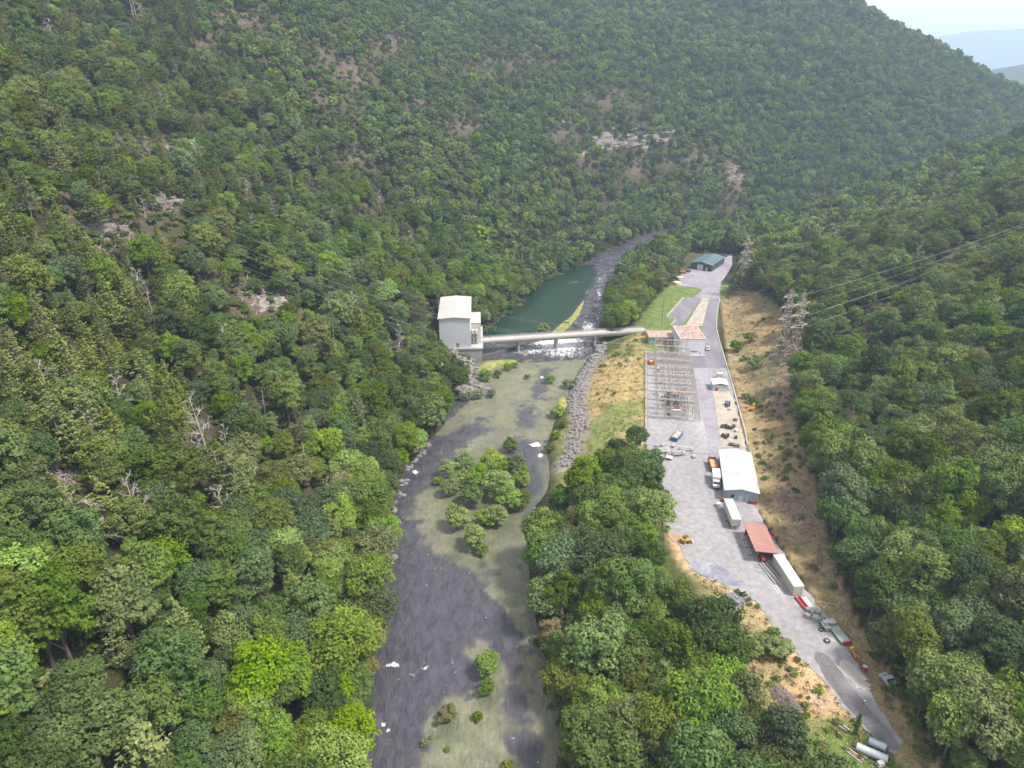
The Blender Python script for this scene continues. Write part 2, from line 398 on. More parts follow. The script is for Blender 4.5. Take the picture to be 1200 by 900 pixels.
FOAM = [  # x, y, rx, ry, strength, tilt
 (655,405,38,12,1.2,0),(625,412,24,6,.8,0),(690,388,14,14,.8,0),(702,350,5,22,.7,.2),(703,330,8,6,.7,0),(702,365,11,40,.62,0),(688,372,8,26,.5,0),(715,325,18,12,.5,0),(660,412,46,12,.8,0),(686,372,6,18,.5,0),(635,442,6,3,.7,0),(632,455,5,7,.4,0),(628,521,10,3,1.2,0),(633,533,4,4,1.1,0),
 (460,779,11,4,1.2,0),(500,783,9,3,.8,0),(450,848,5,3,1.1,0),(456,856,6,4,.9,0),(487,553,6,3,1,0),(478,566,4,2,.8,0),(520,530,9,3,.7,0),(575,405,10,8,.5,0),(630,893,4,2,.9,0),(668,315,22,4,.5,0),(700,318,18,3,.5,0),(672,333,14,3,.6,0),(690,345,10,5,.6,0),(455,870,3,6,.7,0),(497,776,8,1.5,.6,0),(470,640,3,2,.4,0)]
NJ2, NI2 = 760, 170
ry = 20 + 640 * np.linspace(0, 1, NJ2) ** 1.5
def cross(poly, y):
    p = np.array(poly); return np.interp(y, p[:, 1], p[:, 0])
lx = cross(LB[:-4], ry) - 6; rx = cross(RB[:-3], ry) + 6
sI = np.linspace(0, 1, NI2)
WX = lx[:, None] * (1 - sI) + rx[:, None] * sI; WY = np.repeat(ry[:, None], NI2, 1)
nb = fbm(WX, WY, 9, 4, 3); nf = fbm(WX, WY, 2.4, 3, 8)
wpx, wpy, wt = proj(WX, WY, 0)
up = sstep(*G(600, 420)[1:], *G(600, 398)[1:], WY) if False else sstep(G(600,422)[1], G(600,400)[1], WY)
inpool = sstep(2.5, -2.5, pdist(POOL, WX, WY))
foam = np.zeros(WX.shape)
for x, y, a, b, st, tl in FOAM: foam = np.maximum(foam, st * np.exp(-(((wpx - x)/a)**2 + ((wpy - y)/b)**2)))
alg = np.zeros(WX.shape)
wob = (nb - .5) * 16
for P_ in ALGAE_PX: alg = np.maximum(alg, sstep(1.8, -1.8, pdist(GP(P_), WX, WY) + (nb - .5) * 13 + (nf - .5) * 6))
for P_ in DARK_PX: alg = alg * (1 - sstep(1.8, -1.8, pdist(GP(P_), WX, WY) + (nb - .5) * 10 + (nf - .5) * 5) * .92)
dlw = -sdist(LB, WX, WY); drw = sdist(RB, WX, WY)
alg = np.maximum(alg, sstep(4.5, 1, drw + (nb - .5) * 5) * .6 * (1 - inpool))
alg = np.clip(alg * (.45 + .75 * nb + .35 * (fbm(WX, WY * .5, 4, 4, 66) - .3)), 0, 1) * (wpy > 418)
rough = sstep(.35, .8, foam) + sstep(260, 180, WY) * 0
rap = np.clip(sstep(420, 300, wpy) * (1 - inpool) + .6 * np.exp(-((wpx-450)/35)**2 - ((wpy-830)/70)**2) + .7 * np.exp(-((wpx-480)/25)**2 - ((wpy-550)/25)**2), 0, 1)
chop = (vnoise(WX, WY, 1.1, 4) - .5) * .5 + (vnoise(WX, WY, 2.6, 44) - .5) * .7
WZ = up * 1.3 + chop * (.08 + .45 * rap + .8 * np.clip(foam, 0, 1) + .4 * up * (1 - inpool)) * (1 - .7 * alg)
fm = np.clip(foam * .8, 0, 1)
def mat_water():
    def b(t, m):
        a = N(t, 'ShaderNodeAttribute', attribute_name='Zone'); sep = N(t, 'ShaderNodeSeparateColor'); t.links.new(a.outputs['Color'], sep.inputs[0])
        g = N(t, 'ShaderNodeNewGeometry')
        n1 = N(t, 'ShaderNodeTexNoise'); n1.inputs['Scale'].default_value = .16; n1.inputs['Detail'].default_value = 8; n1.inputs['Roughness'].default_value = .65
        n2 = N(t, 'ShaderNodeTexNoise'); n2.inputs['Scale'].default_value = 1.1; n2.inputs['Detail'].default_value = 6; n2.inputs['Distortion'].default_value = 1.2
        mpn = N(t, 'ShaderNodeMapping'); mpn.inputs['Scale'].default_value = (1.0, .45, 1)
        t.links.new(g.outputs['Position'], mpn.inputs[0]); t.links.new(g.outputs['Position'], n1.inputs[0]); t.links.new(mpn.outputs[0], n2.inputs[0])
        deep = N(t, 'ShaderNodeValToRGB'); deep.color_ramp.elements[0].position = .35; deep.color_ramp.elements[0].color = (.036,.034,.042,1); deep.color_ramp.elements[1].position = .65; deep.color_ramp.elements[1].color = (.066,.062,.074,1)
        nd = N(t, 'ShaderNodeTexNoise'); nd.inputs['Scale'].default_value = .55; nd.inputs['Detail'].default_value = 10; nd.inputs['Roughness'].default_value = .6; nd.inputs['Distortion'].default_value = .7; t.links.new(mpn.outputs[0], nd.inputs[0]); t.links.new(nd.outputs[0], deep.inputs[0])
        av = N(t, 'ShaderNodeValToRGB'); av.color_ramp.elements[0].position = .3; av.color_ramp.elements[0].color = (.080,.080,.046,1); av.color_ramp.elements[1].position = .68; av.color_ramp.elements[1].color = (.195,.190,.125,1)
        mm = N(t, 'ShaderNodeMath', operation='ADD'); m2 = N(t, 'ShaderNodeMath', operation='MULTIPLY'); m2.inputs[1].default_value = .5
        t.links.new(n1.outputs[0], mm.inputs[0]); t.links.new(n2.outputs[0], mm.inputs[1]); t.links.new(mm.outputs[0], m2.inputs[0]); t.links.new(m2.outputs[0], av.inputs[0])
        x1 = N(t, 'ShaderNodeMixRGB'); t.links.new(sep.outputs[0], x1.inputs[0]); t.links.new(deep.outputs[0], x1.inputs[1]); t.links.new(av.outputs[0], x1.inputs[2])
        x2 = N(t, 'ShaderNodeMixRGB'); x2.inputs[2].default_value = (.009,.030,.018,1); t.links.new(sep.outputs[2], x2.inputs[0]); t.links.new(x1.outputs[0], x2.inputs[1])
        x3 = N(t, 'ShaderNodeMixRGB'); x3.inputs[2].default_value = (.66,.66,.68,1)
        nfm = N(t, 'ShaderNodeTexNoise'); nfm.inputs['Scale'].default_value = .75; nfm.inputs['Detail'].default_value = 9; nfm.inputs['Roughness'].default_value = .7; nfm.inputs['Distortion'].default_value = 1.0
        mp3 = N(t, 'ShaderNodeMapping'); mp3.inputs['Scale'].default_value = (1.0, .55, 1); t.links.new(g.outputs['Position'], mp3.inputs[0]); t.links.new(mp3.outputs[0], nfm.inputs[0])
        ad = N(t, 'ShaderNodeMath', operation='MULTIPLY_ADD'); ad.inputs[1].default_value = .57; t.links.new(sep.outputs[1], ad.inputs[0]); t.links.new(nfm.outputs[0], ad.inputs[2])
        rf = N(t, 'ShaderNodeMapRange'); rf.inputs[1].default_value = .78; rf.inputs[2].default_value = .96; t.links.new(ad.outputs[0], rf.inputs[0]); t.links.new(rf.outputs[0], x3.inputs[0]); t.links.new(x2.outputs[0], x3.inputs[1])
        p = N(t, 'ShaderNodeBsdfPrincipled'); t.links.new(x3.outputs[0], p.inputs['Base Color']); p.inputs['IOR'].default_value = 1.33
        rr = N(t, 'ShaderNodeMath', operation='MULTIPLY_ADD'); rr.inputs[1].default_value = .35; rr.inputs[2].default_value = .07; t.links.new(sep.outputs[0], rr.inputs[0]); t.links.new(rr.outputs[0], p.inputs['Roughness'])
        w2 = N(t, 'ShaderNodeTexNoise'); w2.inputs['Scale'].default_value = 1.5; w2.inputs['Detail'].default_value = 5; w2.inputs['Distortion'].default_value = .8; t.links.new(mpn.outputs[0], w2.inputs[0])
        bp = N(t, 'ShaderNodeBump'); bp.inputs['Strength'].default_value = .7; bp.inputs['Distance'].default_value = .4; t.links.new(w2.outputs[0], bp.inputs['Height']); t.links.new(bp.outputs[0], p.inputs['Normal'])
        return p.outputs[0]
    return mat('river_water', b)
green_patch = np.zeros(WX.shape)  # darker green patches on the water, around the islet and lower river trees
for x, y, a, b in ((533,655,16,14),(565,668,16,12),(590,620,30,12),(560,640,24,14),(571,820,12,10),(525,860,22,16),(575,580,60,50)): green_patch = np.maximum(green_patch, np.exp(-((wpx-x)/a)**2 - ((wpy-y)/b)**2))
zc = np.stack([alg, fm, np.maximum(inpool, green_patch * .42 * (nb + .35)), np.ones_like(alg)], -1)
wme = npmesh('river', np.stack([WX, WY, WZ], -1).reshape(-1, 3), gridfaces(NJ2, NI2), mat_water(), {'Zone': ('FLOAT_COLOR', zc)}, smooth=True)
link('river', wme, 'structure')

# ------------------------------------------------------------------ haze
hb = MB().box(-15000, 15000, -900, 17500, -13.6, 640)
def hm(t, m):
    o = N(t, 'ShaderNodeVolumePrincipled'); o.inputs['Color'].default_value = (.60,.75,1,1); o.inputs['Density'].default_value = HAZE; o.inputs['Anisotropy'].default_value = .3
    return o.outputs[0]
HAZE = .00020
mz = bpy.data.materials.new('haze_air'); mz.use_nodes = True; mz.node_tree.nodes.clear()
oo = mz.node_tree.nodes.new('ShaderNodeOutputMaterial'); mz.node_tree.links.new(hm(mz.node_tree, mz), oo.inputs['Volume'])
hb.build('haze', mz, kind='stuff')
# ------------------------------------------------------------------ trees
def leaf_mat(name, c1, c2, tr=.30):
    def b(t, m):
        a = N(t, 'ShaderNodeAttribute', attribute_name='shade'); oi = N(t, 'ShaderNodeObjectInfo')
        x = N(t, 'ShaderNodeMixRGB'); x.inputs[1].default_value = rgba(c1); x.inputs[2].default_value = rgba(c2); t.links.new(a.outputs['Fac'], x.inputs[0])
        h = N(t, 'ShaderNodeHueSaturation'); t.links.new(x.outputs[0], h.inputs['Color'])
        r1 = N(t, 'ShaderNodeMapRange'); r1.inputs[3].default_value = .484; r1.inputs[4].default_value = .512; t.links.new(oi.outputs['Random'], r1.inputs[0]); t.links.new(r1.outputs[0], h.inputs['Hue'])
        mm = N(t, 'ShaderNodeMath', operation='MULTIPLY'); mm.inputs[1].default_value = 7.31; fr = N(t, 'ShaderNodeMath', operation='FRACT'); t.links.new(oi.outputs['Random'], mm.inputs[0]); t.links.new(mm.outputs[0], fr.inputs[0])
        r2 = N(t, 'ShaderNodeMapRange'); r2.inputs[3].default_value = .62; r2.inputs[4].default_value = 1.35; t.links.new(fr.outputs[0], r2.inputs[0]); t.links.new(r2.outputs[0], h.inputs['Value'])
        m3 = N(t, 'ShaderNodeMath', operation='MULTIPLY'); m3.inputs[1].default_value = 13.7; f3 = N(t, 'ShaderNodeMath', operation='FRACT'); t.links.new(oi.outputs['Random'], m3.inputs[0]); t.links.new(m3.outputs[0], f3.inputs[0])
        r3 = N(t, 'ShaderNodeMapRange'); r3.inputs[3].default_value = .75; r3.inputs[4].default_value = 1.1; t.links.new(f3.outputs[0], r3.inputs[0]); t.links.new(r3.outputs[0], h.inputs['Saturation'])
        d = N(t, 'ShaderNodeBsdfDiffuse'); l = N(t, 'ShaderNodeBsdfTranslucent'); t.links.new(h.outputs[0], d.inputs[0]); t.links.new(h.outputs[0], l.inputs[0])
        s = N(t, 'ShaderNodeMixShader'); s.inputs[0].default_value = tr; t.links.new(d.outputs[0], s.inputs[1]); t.links.new(l.outputs[0], s.inputs[2])
        return s.outputs[0]
    return mat(name, b)
LM = {  # foliage kinds: dark to light base colours
 'deep': leaf_mat('deep_green_leaves', (.048,.086,.021), (.104,.168,.036)),
 'mid': leaf_mat('mid_green_leaves', (.076,.122,.022), (.160,.232,.038)),
 'blue': leaf_mat('soft_green_leaves', (.060,.104,.034), (.132,.192,.060)),
 'olive': leaf_mat('olive_leaves', (.085,.112,.024), (.175,.205,.048)),
 'bright': leaf_mat('bright_green_leaves', (.10,.17,.018), (.21,.31,.030), .35),
 'fresh': leaf_mat('fresh_green_leaves', (.12,.19,.030), (.24,.33,.060), .35),
 'gold': leaf_mat('flowering_leaves', (.14,.14,.05), (.26,.245,.11)),
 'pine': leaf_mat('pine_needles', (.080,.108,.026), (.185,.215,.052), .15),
 'rust': leaf_mat('rusty_leaves', (.15,.12,.04), (.27,.21,.08)),
 'sage': leaf_mat('sage_leaves', (.13,.17,.065), (.25,.29,.13)),
}
BARK = paint('bark', (.13,.10,.08), .9, scale=2, bump=.4)
DEADW = paint('dead_wood', (.42,.36,.33), .9, scale=2)
TWIG = paint('dead_twigs', (.46,.40,.37), .9, scale=2)
def quads(C, Nn, size, g, asp=1.0, tri=False):
    """small leaf faces at centres C facing about Nn"""
    n = len(C); a = g.normal(size=(n, 3)); u = np.cross(Nn, a); u /= np.linalg.norm(u, axis=1)[:, None] + 1e-9
    w = np.cross(Nn, u); s = size * g.uniform(.55, 1.25, (n, 1))
    k1 = g.uniform(.6, 1.1, (n, 1)); 
    if tri:
        P_ = np.stack([C + u*s, C - u*s*.6 + w*s*asp*k1, C - u*s*g.uniform(.3, .8, (n, 1)) - w*s*asp], 1)
        return P_.reshape(-1, 3), np.arange(3*n).reshape(n, 3)
    P_ = np.stack([C + u*s, C + w*s*asp*k1, C - u*s*g.uniform(.6, 1, (n, 1)), C - w*s*asp], 1)
    return P_.reshape(-1, 3), np.arange(4*n).reshape(n, 4)
def crown_mesh(name, seed, nclu, per, leaf, R, H, m, shape='round', squash=1.0, low=False):
    """broadleaf crown: leaf faces on the shells of many clumps set through an uneven dome"""
    g = np.random.default_rng(seed)
    C = []; Nn = []; sh = []
    lob = g.uniform(0, 6.28, 3)
    zc = H * (.52 if low else .60); zr = H * (.50 if low else .40)
    k = 0
    for i in range(nclu):
        ph = 2.399 * i + g.uniform(-.4, .4); q = (i + .5) / nclu
        el = 1 - 1.45 * q                       # from the top down to below the equator
        rr = math.sqrt(max(0, 1 - el * el * (.9 if el > 0 else .5)))
        wob = 1 + .20 * math.sin(2 * ph + lob[0]) + .14 * math.sin(3 * ph + lob[1])
        if shape == 'tall': wob *= .85
        dep = g.uniform(.62, .95)
        c = np.array([math.cos(ph) * rr * R * wob * dep * .86, math.sin(ph) * rr * R * wob * dep * .86, zc + el * zr * dep * (1.0 + .15 * math.sin(ph + lob[2]))])
        cr_ = R * g.uniform(.16, .36) * (1.05 if el > 0 else .85)
        d = g.normal(size=(per, 3)); d[:, 2] = np.abs(d[:, 2]) * .95 - .42; d /= np.linalg.norm(d, axis=1)[:, None]
        rad = cr_ * g.uniform(.72, 1.08, (per, 1)) * (1 + .22 * np.sin(d[:, :1] * 5 + i) * np.sin(d[:, 1:2] * 6 + i * 2))
        C.append(c + d * rad * np.array([1, 1, .72 * squash])); nn = d * .75 + g.normal(size=(per, 3)) * .42 + np.array([0, 0, .35]); Nn.append(nn / np.linalg.norm(nn, axis=1)[:, None])
        sh.append(np.clip(g.uniform(0, 1) * .55 + g.uniform(0, .45, per), 0, 1))
    # loose fill so that the middle is not hollow
    C = np.concatenate(C); Nn = np.concatenate(Nn); sh = np.concatenate(sh)
    V, F = quads(C, Nn, leaf, g, tri=True)
    return npmesh(name, V, F, m, {'shade': ('FLOAT', np.repeat(sh, 3))})
def trunk_mesh(name, seed, R, H, m):
    g = random.Random(seed); b = MB()
    b.rod((0,0,-1.2), (g.uniform(-.2,.2), g.uniform(-.2,.2), H*.45), .022*H, 7, .014*H)
    for k in range(5):
        a = k * 1.3 + g.random(); z = H * (.22 + .05 * k)
        e = (math.cos(a)*R*.55, math.sin(a)*R*.55, z + H * .28)
        b.rod((0, 0, z), e, .009*H, 5, .003*H)
    b.rod((0,0,H*.44), (g.uniform(-.5,.5), g.uniform(-.5,.5), H*.82), .014*H, 6, .004*H)
    return b.mesh(name, m)
def pine_mesh(name, seed, R, H, m, lv=16, nb=9, per=16, leaf=.34):
    g = np.random.default_rng(seed); C = []; Nn = []; sh = []
    for i in range(lv):
        f = i / (lv - 1); z = H * (.26 + .72 * f)
        rl = R * ((1 - f) ** .75 * (.75 + .4 * g.random())) + .35
        for k in range(max(4, int(nb * (1 - .4 * f)))):
            if g.random() < .16: continue
            a = k * 6.283 / nb + g.uniform(-.4, .4) + i * .7; L = rl * g.uniform(.55, 1.1)
            t = g.uniform(.2, 1.0, per) ** .7; sp = g.normal(size=per) * .16 * L * (1.1 - t * .5)
            x = math.cos(a) * t * L - math.sin(a) * sp; y = math.sin(a) * t * L + math.cos(a) * sp
            zz = z + .22 * L * t ** 2 - .05 * L + g.normal(size=per) * .16
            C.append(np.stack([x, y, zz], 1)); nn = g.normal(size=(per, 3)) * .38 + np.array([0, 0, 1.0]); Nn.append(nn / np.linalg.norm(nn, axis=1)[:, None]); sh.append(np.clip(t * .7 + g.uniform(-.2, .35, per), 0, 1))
    C = np.concatenate(C); Nn = np.concatenate(Nn); sh = np.concatenate(sh)
    V, F = quads(C, Nn, leaf, g, .55)
    return npmesh(name, V, F, m, {'shade': ('FLOAT', np.repeat(sh, 4))})
def pine_trunk(name, H, m):
    b = MB(); b.rod((0,0,-1.2), (0,0,H*.97), .016*H, 7, .002*H)
    for k in range(7): a = k*2.1; z = H*(.18+.05*k); b.rod((0,0,z), (math.cos(a)*H*.10, math.sin(a)*H*.10, z+.2), .05, 4, .02)
    return b.mesh(name, m)
def dead_mesh(name, seed, H, m, dens=1.0):
    """bare grey crown: limbs forking into fine twigs"""
    g = random.Random(seed); b = MB()
    def br(p, d, L, r, dep):
        q = p + d * L; b.rod(p, q, r, 4 if dep > 1 else 3, r * .55, cap=False)
        if dep == 0: return
        for k in range(int((4 if dep > 1 else 5) * dens)):
            nd = (d * .7 + Vector((g.gauss(0,.55), g.gauss(0,.55), g.gauss(.12,.4)))).normalized()
            br(p + d * L * g.uniform(.35, 1), nd, L * g.uniform(.45,.68), r * .5, dep - 1)
    for k in range(11):
        z = H * (.25 + .067 * k); a = k * 2.4
        L = H * .20 * (1.15 - .07 * k)
        br(Vector((0,0,z)), Vector((math.cos(a)*.85, math.sin(a)*.85, .45 + .03*k)).normalized(), L, .075, 2)
    return b.mesh(name, m)
def snag_mesh(name, seed, H, m):
    g = random.Random(seed); b = MB()
    for k in range(14):
        z = H*(.3+.05*k); a = g.uniform(0,6.28); L = g.uniform(.6,1.9)
        b.rod((0,0,z), (math.cos(a)*L, math.sin(a)*L, z+g.uniform(-.2,.5)), .045, 3, .015)
    return b.mesh(name, m)
# ---- the palette of tree kinds (near, detailed) and (far, light)
KINDS = []   # (name of thing, hue word, crown mesh, trunk mesh, R, H)
for i, (mk, seed) in enumerate([('deep',1),('deep',2),('mid',3),('mid',4),('mid',5),('blue',6),('blue',7),('olive',8),('olive',9),('bright',10),('bright',11),('gold',12),('deep',13),('mid',14),('rust',15)]):
    g = random.Random(seed * 7); R = g.uniform(5.0, 6.3); H = g.uniform(14, 18)
    KINDS.append(dict(kind='broadleaf', hue=mk, R=R, H=H,
        crown=crown_mesh('crown', seed*11, 52, 145, .31, R, H, LM[mk], 'tall' if i % 5 == 3 else 'round'), trunk=trunk_mesh('trunk', seed, R, H, BARK)))
for i in range(4):
    R = 4.6 + .4 * i; H = 18 + 2 * (i % 3)
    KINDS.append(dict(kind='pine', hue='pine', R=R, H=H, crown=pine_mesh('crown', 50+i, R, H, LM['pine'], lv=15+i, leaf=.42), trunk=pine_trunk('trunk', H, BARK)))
for i in range(3):
    H = 13 + i * 1.5
    KINDS.append(dict(kind='dead', hue='grey', R=3.6, H=H, crown=dead_mesh('crown', 80+i, H, TWIG, 1.35), trunk=pine_trunk('trunk', H, DEADW)))
for i in range(2):
    H = 15 + i * 2
    KINDS.append(dict(kind='snag', hue='grey', R=1.2, H=H, crown=snag_mesh('crown', 90+i, H, TWIG), trunk=pine_trunk('trunk', H, DEADW)))
LOWK = []
for mk, seed in [('deep',101),('deep',102),('mid',103),('mid',104),('blue',105),('blue',106),('olive',107),('bright',108),('gold',109),('deep',110),('blue',111)]:
    g = random.Random(seed); R = g.uniform(5.0, 6.0); H = g.uniform(13, 16)
    LOWK.append(dict(kind='broadleaf', hue=mk, R=R, H=H, crown=crown_mesh('far_crown', seed, 22, 44, .82, R, H, LM[mk]), trunk=None))
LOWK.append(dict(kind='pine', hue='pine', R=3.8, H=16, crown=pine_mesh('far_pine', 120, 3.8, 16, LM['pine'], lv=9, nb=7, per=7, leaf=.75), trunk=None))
LOWK.append(dict(kind='dead', hue='grey', R=3.5, H=12, crown=dead_mesh('far_dead', 121, 12, TWIG, .8), trunk=None))
HUES_N = {}
for i, k in enumerate(KINDS): HUES_N.setdefault(k['hue'] if k['kind'] != 'snag' else 'snag', []).append(i)
HUES_F = {}
for i, k in enumerate(LOWK): HUES_F.setdefault(k['hue'], []).append(i)

# ---- where trees stand
MIDW_PX = [(624,640),(655,590),(695,566),(735,556),(756,552),(764,590),(768,640),(768,690),(795,728),(828,762),(842,800),(858,840),(905,872),(940,920),(1000,1100),(700,1300),(690,1000),(671,900),(661,870),(645,790),(632,750)]
UPW_PX = [(697,388),(690,362),(700,335),(724,305),(800,279),(860,272),(892,268),(884,283),(862,288),(846,292),(806,294),(797,316),(788,332),(772,345),(757,362),(738,386)]
MIDW = GP(MIDW_PX, 8.5); UPW = GP(UPW_PX, 8)
cells = []
x0 = -560
st = 5.3
gx = np.arange(-620, 1330, st); gy = np.arange(40, 1420, st)
CX, CY = np.meshgrid(gx, gy); CX = CX + (np.arange(CX.shape[0]) % 2)[:, None] * st / 2
CX = CX.ravel() + rng.uniform(-2, 2, CX.size); CY = CY.ravel() + rng.uniform(-2, 2, CY.size)
CZ = height(CX, CY)
tpx, tpy, tt = proj(CX, CY, CZ); tpx2, tpy2, _ = proj(CX, CY, CZ + 11)
ok = (tt > 40) & (tpx > -170) & (tpx < 1370) & (tpy2 < 1180) & (tpy > -140)
tdl = sdist(LB, CX, CY); tdr = -sdist(RB, CX, CY); tdf = -sdist(FF, CX, CY); tdb = -sdist(FB, CX, CY)
left = tdl > .8
right = (tdf > 4) & (tdb > -10) & ~inpoly(BRUSH_PX, tpx, tpy) & ~((tpy > 860) & (tpx < 1062)) & (np.abs(sdist(CORR, CX, CY)) > 8)
right &= (tpx > 858) | (tpy < 330)
mid = inpoly(MIDW, CX, CY) & (tdr > 1.5)
upw = (inpoly(UPW, CX, CY) & (tdr > 1)) | ((tdr > 2) & (CX > 112) & (CY > 540) & (tdb < 0))
UPW2 = GP([(850,297),(806,296),(800,282),(790,272),(905,262),(912,285),(886,292),(866,303),(861,296)], 8)
upw2 = inpoly(UPW2, CX, CY)
near_ph = (np.hypot(CX - G(540, 415, 3)[0], CY - G(540, 415, 3)[1]) < 21) | (np.hypot(CX - G(540, 415, 3)[0] - 1, CY - G(540, 415, 3)[1] - 20) < 20)
w_, b_ = scar(tpx2, tpy2)
den = np.where(left, 1 - w_, 1.0)
clump = fbm(CX, CY, 40, 3, 21)
den = den * np.where(left & (clump < .36), .7, 1)
use = ok & (left | right | mid | upw | upw2) & ~near_ph & (rng.random(CX.size) < den)
# thin out behind the crests and where the far lattice would only fill space
idx = np.nonzero(use)[0]
TX, TY, TZ = CX[idx], CY[idx], CZ[idx]; T_t = tt[idx]; T_px, T_py = tpx2[idx], tpy2[idx]
T_left = left[idx]; T_right = right[idx] & ~left[idx]; T_mid = mid[idx]; T_up = (upw | upw2)[idx]; T_sc = w_[idx]; T_b = b_[idx]
nT = len(idx); g = np.random.default_rng(99)
T_s = g.uniform(.50, .92, nT) * np.where(T_left & (T_py < 480), .92, 1.0) * np.where(T_b > .25, .72, 1)
T_s = T_s * np.where(T_t > 420, .86, 1)
T_r = g.uniform(0, 6.283, nT)
bigN = g.random(nT) < .30                 # dominants
T_s = T_s * np.where(bigN, 1.25, 1) * np.where(T_t < 200, 1.06, 1)
pn = fbm(TX, TY, 70, 3, 41); hn = fbm(TX, TY, 34, 3, 43)
hue = []
for i in range(nT):
    r = g.random(); px, py = T_px[i], T_py[i]
    if T_left[i] and T_t[i] < 520:
        pz = .62 * math.exp(-((px - 90)/150)**2 - ((py - 400)/170)**2) + .30 * (px < 260 and py < 300) + .05
        dz = .045 + .14 * (T_b[i] > .3) + .24 * math.exp(-((px - 230)/120)**2 - ((py - 540)/80)**2)
        if r < dz: hue.append('dead' if g.random() < .7 else 'snag'); continue
        if r < dz + pz: hue.append('pine'); continue
    elif T_left[i]:
        if r < .02 + .25 * T_b[i]: hue.append('dead'); continue
        if r < .14: hue.append('pine'); continue
    elif r < .012: hue.append('dead'); continue
    q = g.random() * .6 + hn[i] * .8 - .2
    if T_t[i] > 520: hue.append('deep' if q < .22 else 'blue' if q < .50 else 'mid' if q < .75 else 'olive' if g.random() < .75 else 'bright')
    elif T_right[i] and py < 330: hue.append('deep' if q < .12 else 'mid' if q < .48 else 'olive' if g.random() < .93 else 'bright')
    elif T_mid[i] and px < 690 and g.random() < .18: hue.append('gold' if g.random() < .4 else 'rust')
    else:
        z = g.random()
        if z < .018 and T_t[i] > 150: hue.append('gold')
        elif z < .085: hue.append('bright')
        else: hue.append('deep' if q < .24 else 'mid' if q < .52 else 'blue' if q < .70 else 'olive')
hue = np.array(hue)
T_s = np.where((hue == 'gold') | (hue == 'rust'), T_s * .68, T_s)
hue[hue == 'dead'] = 'grey'
bright_bank = T_left & (tdl[idx] < 14) & (T_t < 260) & (g.random(nT) < .45); hue[bright_bank] = 'bright'
print('trees', nT)
# ---- the 300 broadleaf trees that show largest (and the largest pines, dead trees) stand as things; the rest is the forest mass
cat_of = {'pine': 'pine', 'grey': 'dead', 'snag': 'snag'}
HW = {'deep': 'dark green', 'mid': 'mid green', 'blue': 'grey-green', 'olive': 'olive green', 'bright': 'bright lime green', 'gold': 'cream-flowering', 'rust': 'rusty brown', 'pine': 'yellow-green'}
ORD = ['first','second','third','fourth','fifth','sixth','seventh','eighth','ninth','tenth','eleventh','twelfth','thirteenth','fourteenth','fifteenth','sixteenth','seventeenth','eighteenth']
BAND = [(860,'the bottom edge'),(815,'the big grey pipes'),(770,'the lone river bush'),(725,'the junk row'),(680,'the cream container'),(635,'the red-roofed shed'),(590,'the white trailer'),(545,'the white warehouse'),(500,'the blue skip'),(450,'the substation'),(400,'the bridge'),(330,'the parking lot'),(-500,'the far shop')]
def visible(x, y, z):
    dx, dy, dz = x, y, z - CAM_H
    f = np.linspace(.25, .97, 40); pz = CAM_H + f * dz
    return bool(np.all(pz > height(f * dx, f * dy) - .5))
app = T_s * 6 / T_t
inview = (T_px > -5) & (T_px < 1205) & (T_py > -5) & (T_py < 915)
order = np.argsort(-app); chosen = np.zeros(nT, bool)
lim = {'broadleaf': 298, 'pine': 150, 'dead': 60, 'snag': 40}; cnt = dict.fromkeys(lim, 0); sel = []
for i in order:
    if not inview[i]: continue
    k = cat_of.get(hue[i], 'broadleaf')
    if cnt[k] >= lim[k] or app[i] < .0105: continue
    if not visible(TX[i], TY[i], TZ[i] + 12): continue
    cnt[k] += 1; chosen[i] = True; sel.append(i)
print('tree things', cnt)
PROTO = {}
def tree_thing(i):
    h = hue[i]; opts = HUES_N[h]; ki = opts[int(g.integers(len(opts)))]; K = KINDS[ki]
    nm = {'broadleaf': 'broadleaf_tree', 'pine': 'pine_tree', 'dead': 'dead_tree', 'snag': 'tree_snag'}[K['kind']]
    r = bpy.data.objects.new(nm, None); COL.objects.link(r)
    c = bpy.data.objects.new('crown', K['crown']); COL.objects.link(c); c.parent = r
    t = bpy.data.objects.new('trunk', K['trunk']); COL.objects.link(t); t.parent = r
    r.location = (TX[i], TY[i], TZ[i]); r.rotation_euler = (g.normal() * .04, g.normal() * .04, T_r[i])
    s = T_s[i]; r.scale = (s * g.uniform(.9, 1.15), s * g.uniform(.9, 1.15), s * g.uniform(.85, 1.15))
    return r, K
seen_lab = {}
rows = []
for i in sel:
    reg = 'L' if T_left[i] else 'M' if T_mid[i] else 'U' if T_up[i] else 'R'
    bd = next(n for y, n in BAND if T_py[i] > y)
    rows.append((reg, bd, hue[i], -T_px[i] if reg == 'L' else T_px[i], i))
rows.sort(key=lambda r: (r[0], r[1], r[2], r[3]))
prev = None; k = 0
for reg, bd, h, _, i in rows:
    if (reg, bd, h) != prev: prev = (reg, bd, h); k = 0
    o, K = tree_thing(i)
    what = {'broadleaf': HW.get(h, '') + ' tree', 'pine': 'yellow-green pine tree', 'dead': 'leafless grey dead tree', 'snag': 'bare grey tree snag'}[K['kind']]
    n = ORD[k] if k < len(ORD) else f'{k+1}th' if (k+1) % 10 not in (1,2,3) else f'{k+1}' + {1:'st',2:'nd',3:'rd'}[(k+1) % 10]
    lev = 'near ' + bd if 'edge' in bd else 'level with ' + bd
    where = {'L': 'up the left slope', 'M': 'from the river bank', 'U': 'from river past bridge', 'R': 'up the right slope'}[reg]
    o['label'] = f'{what}, {n} {where}, {lev}'; o['category'] = 'tree'
    o['group'] = {'L': 'trees on the steep left slope', 'M': 'trees between the river and the yard', 'U': 'trees on the bank beyond the bridge', 'R': 'trees on the right hill'}[reg]
    k += 1

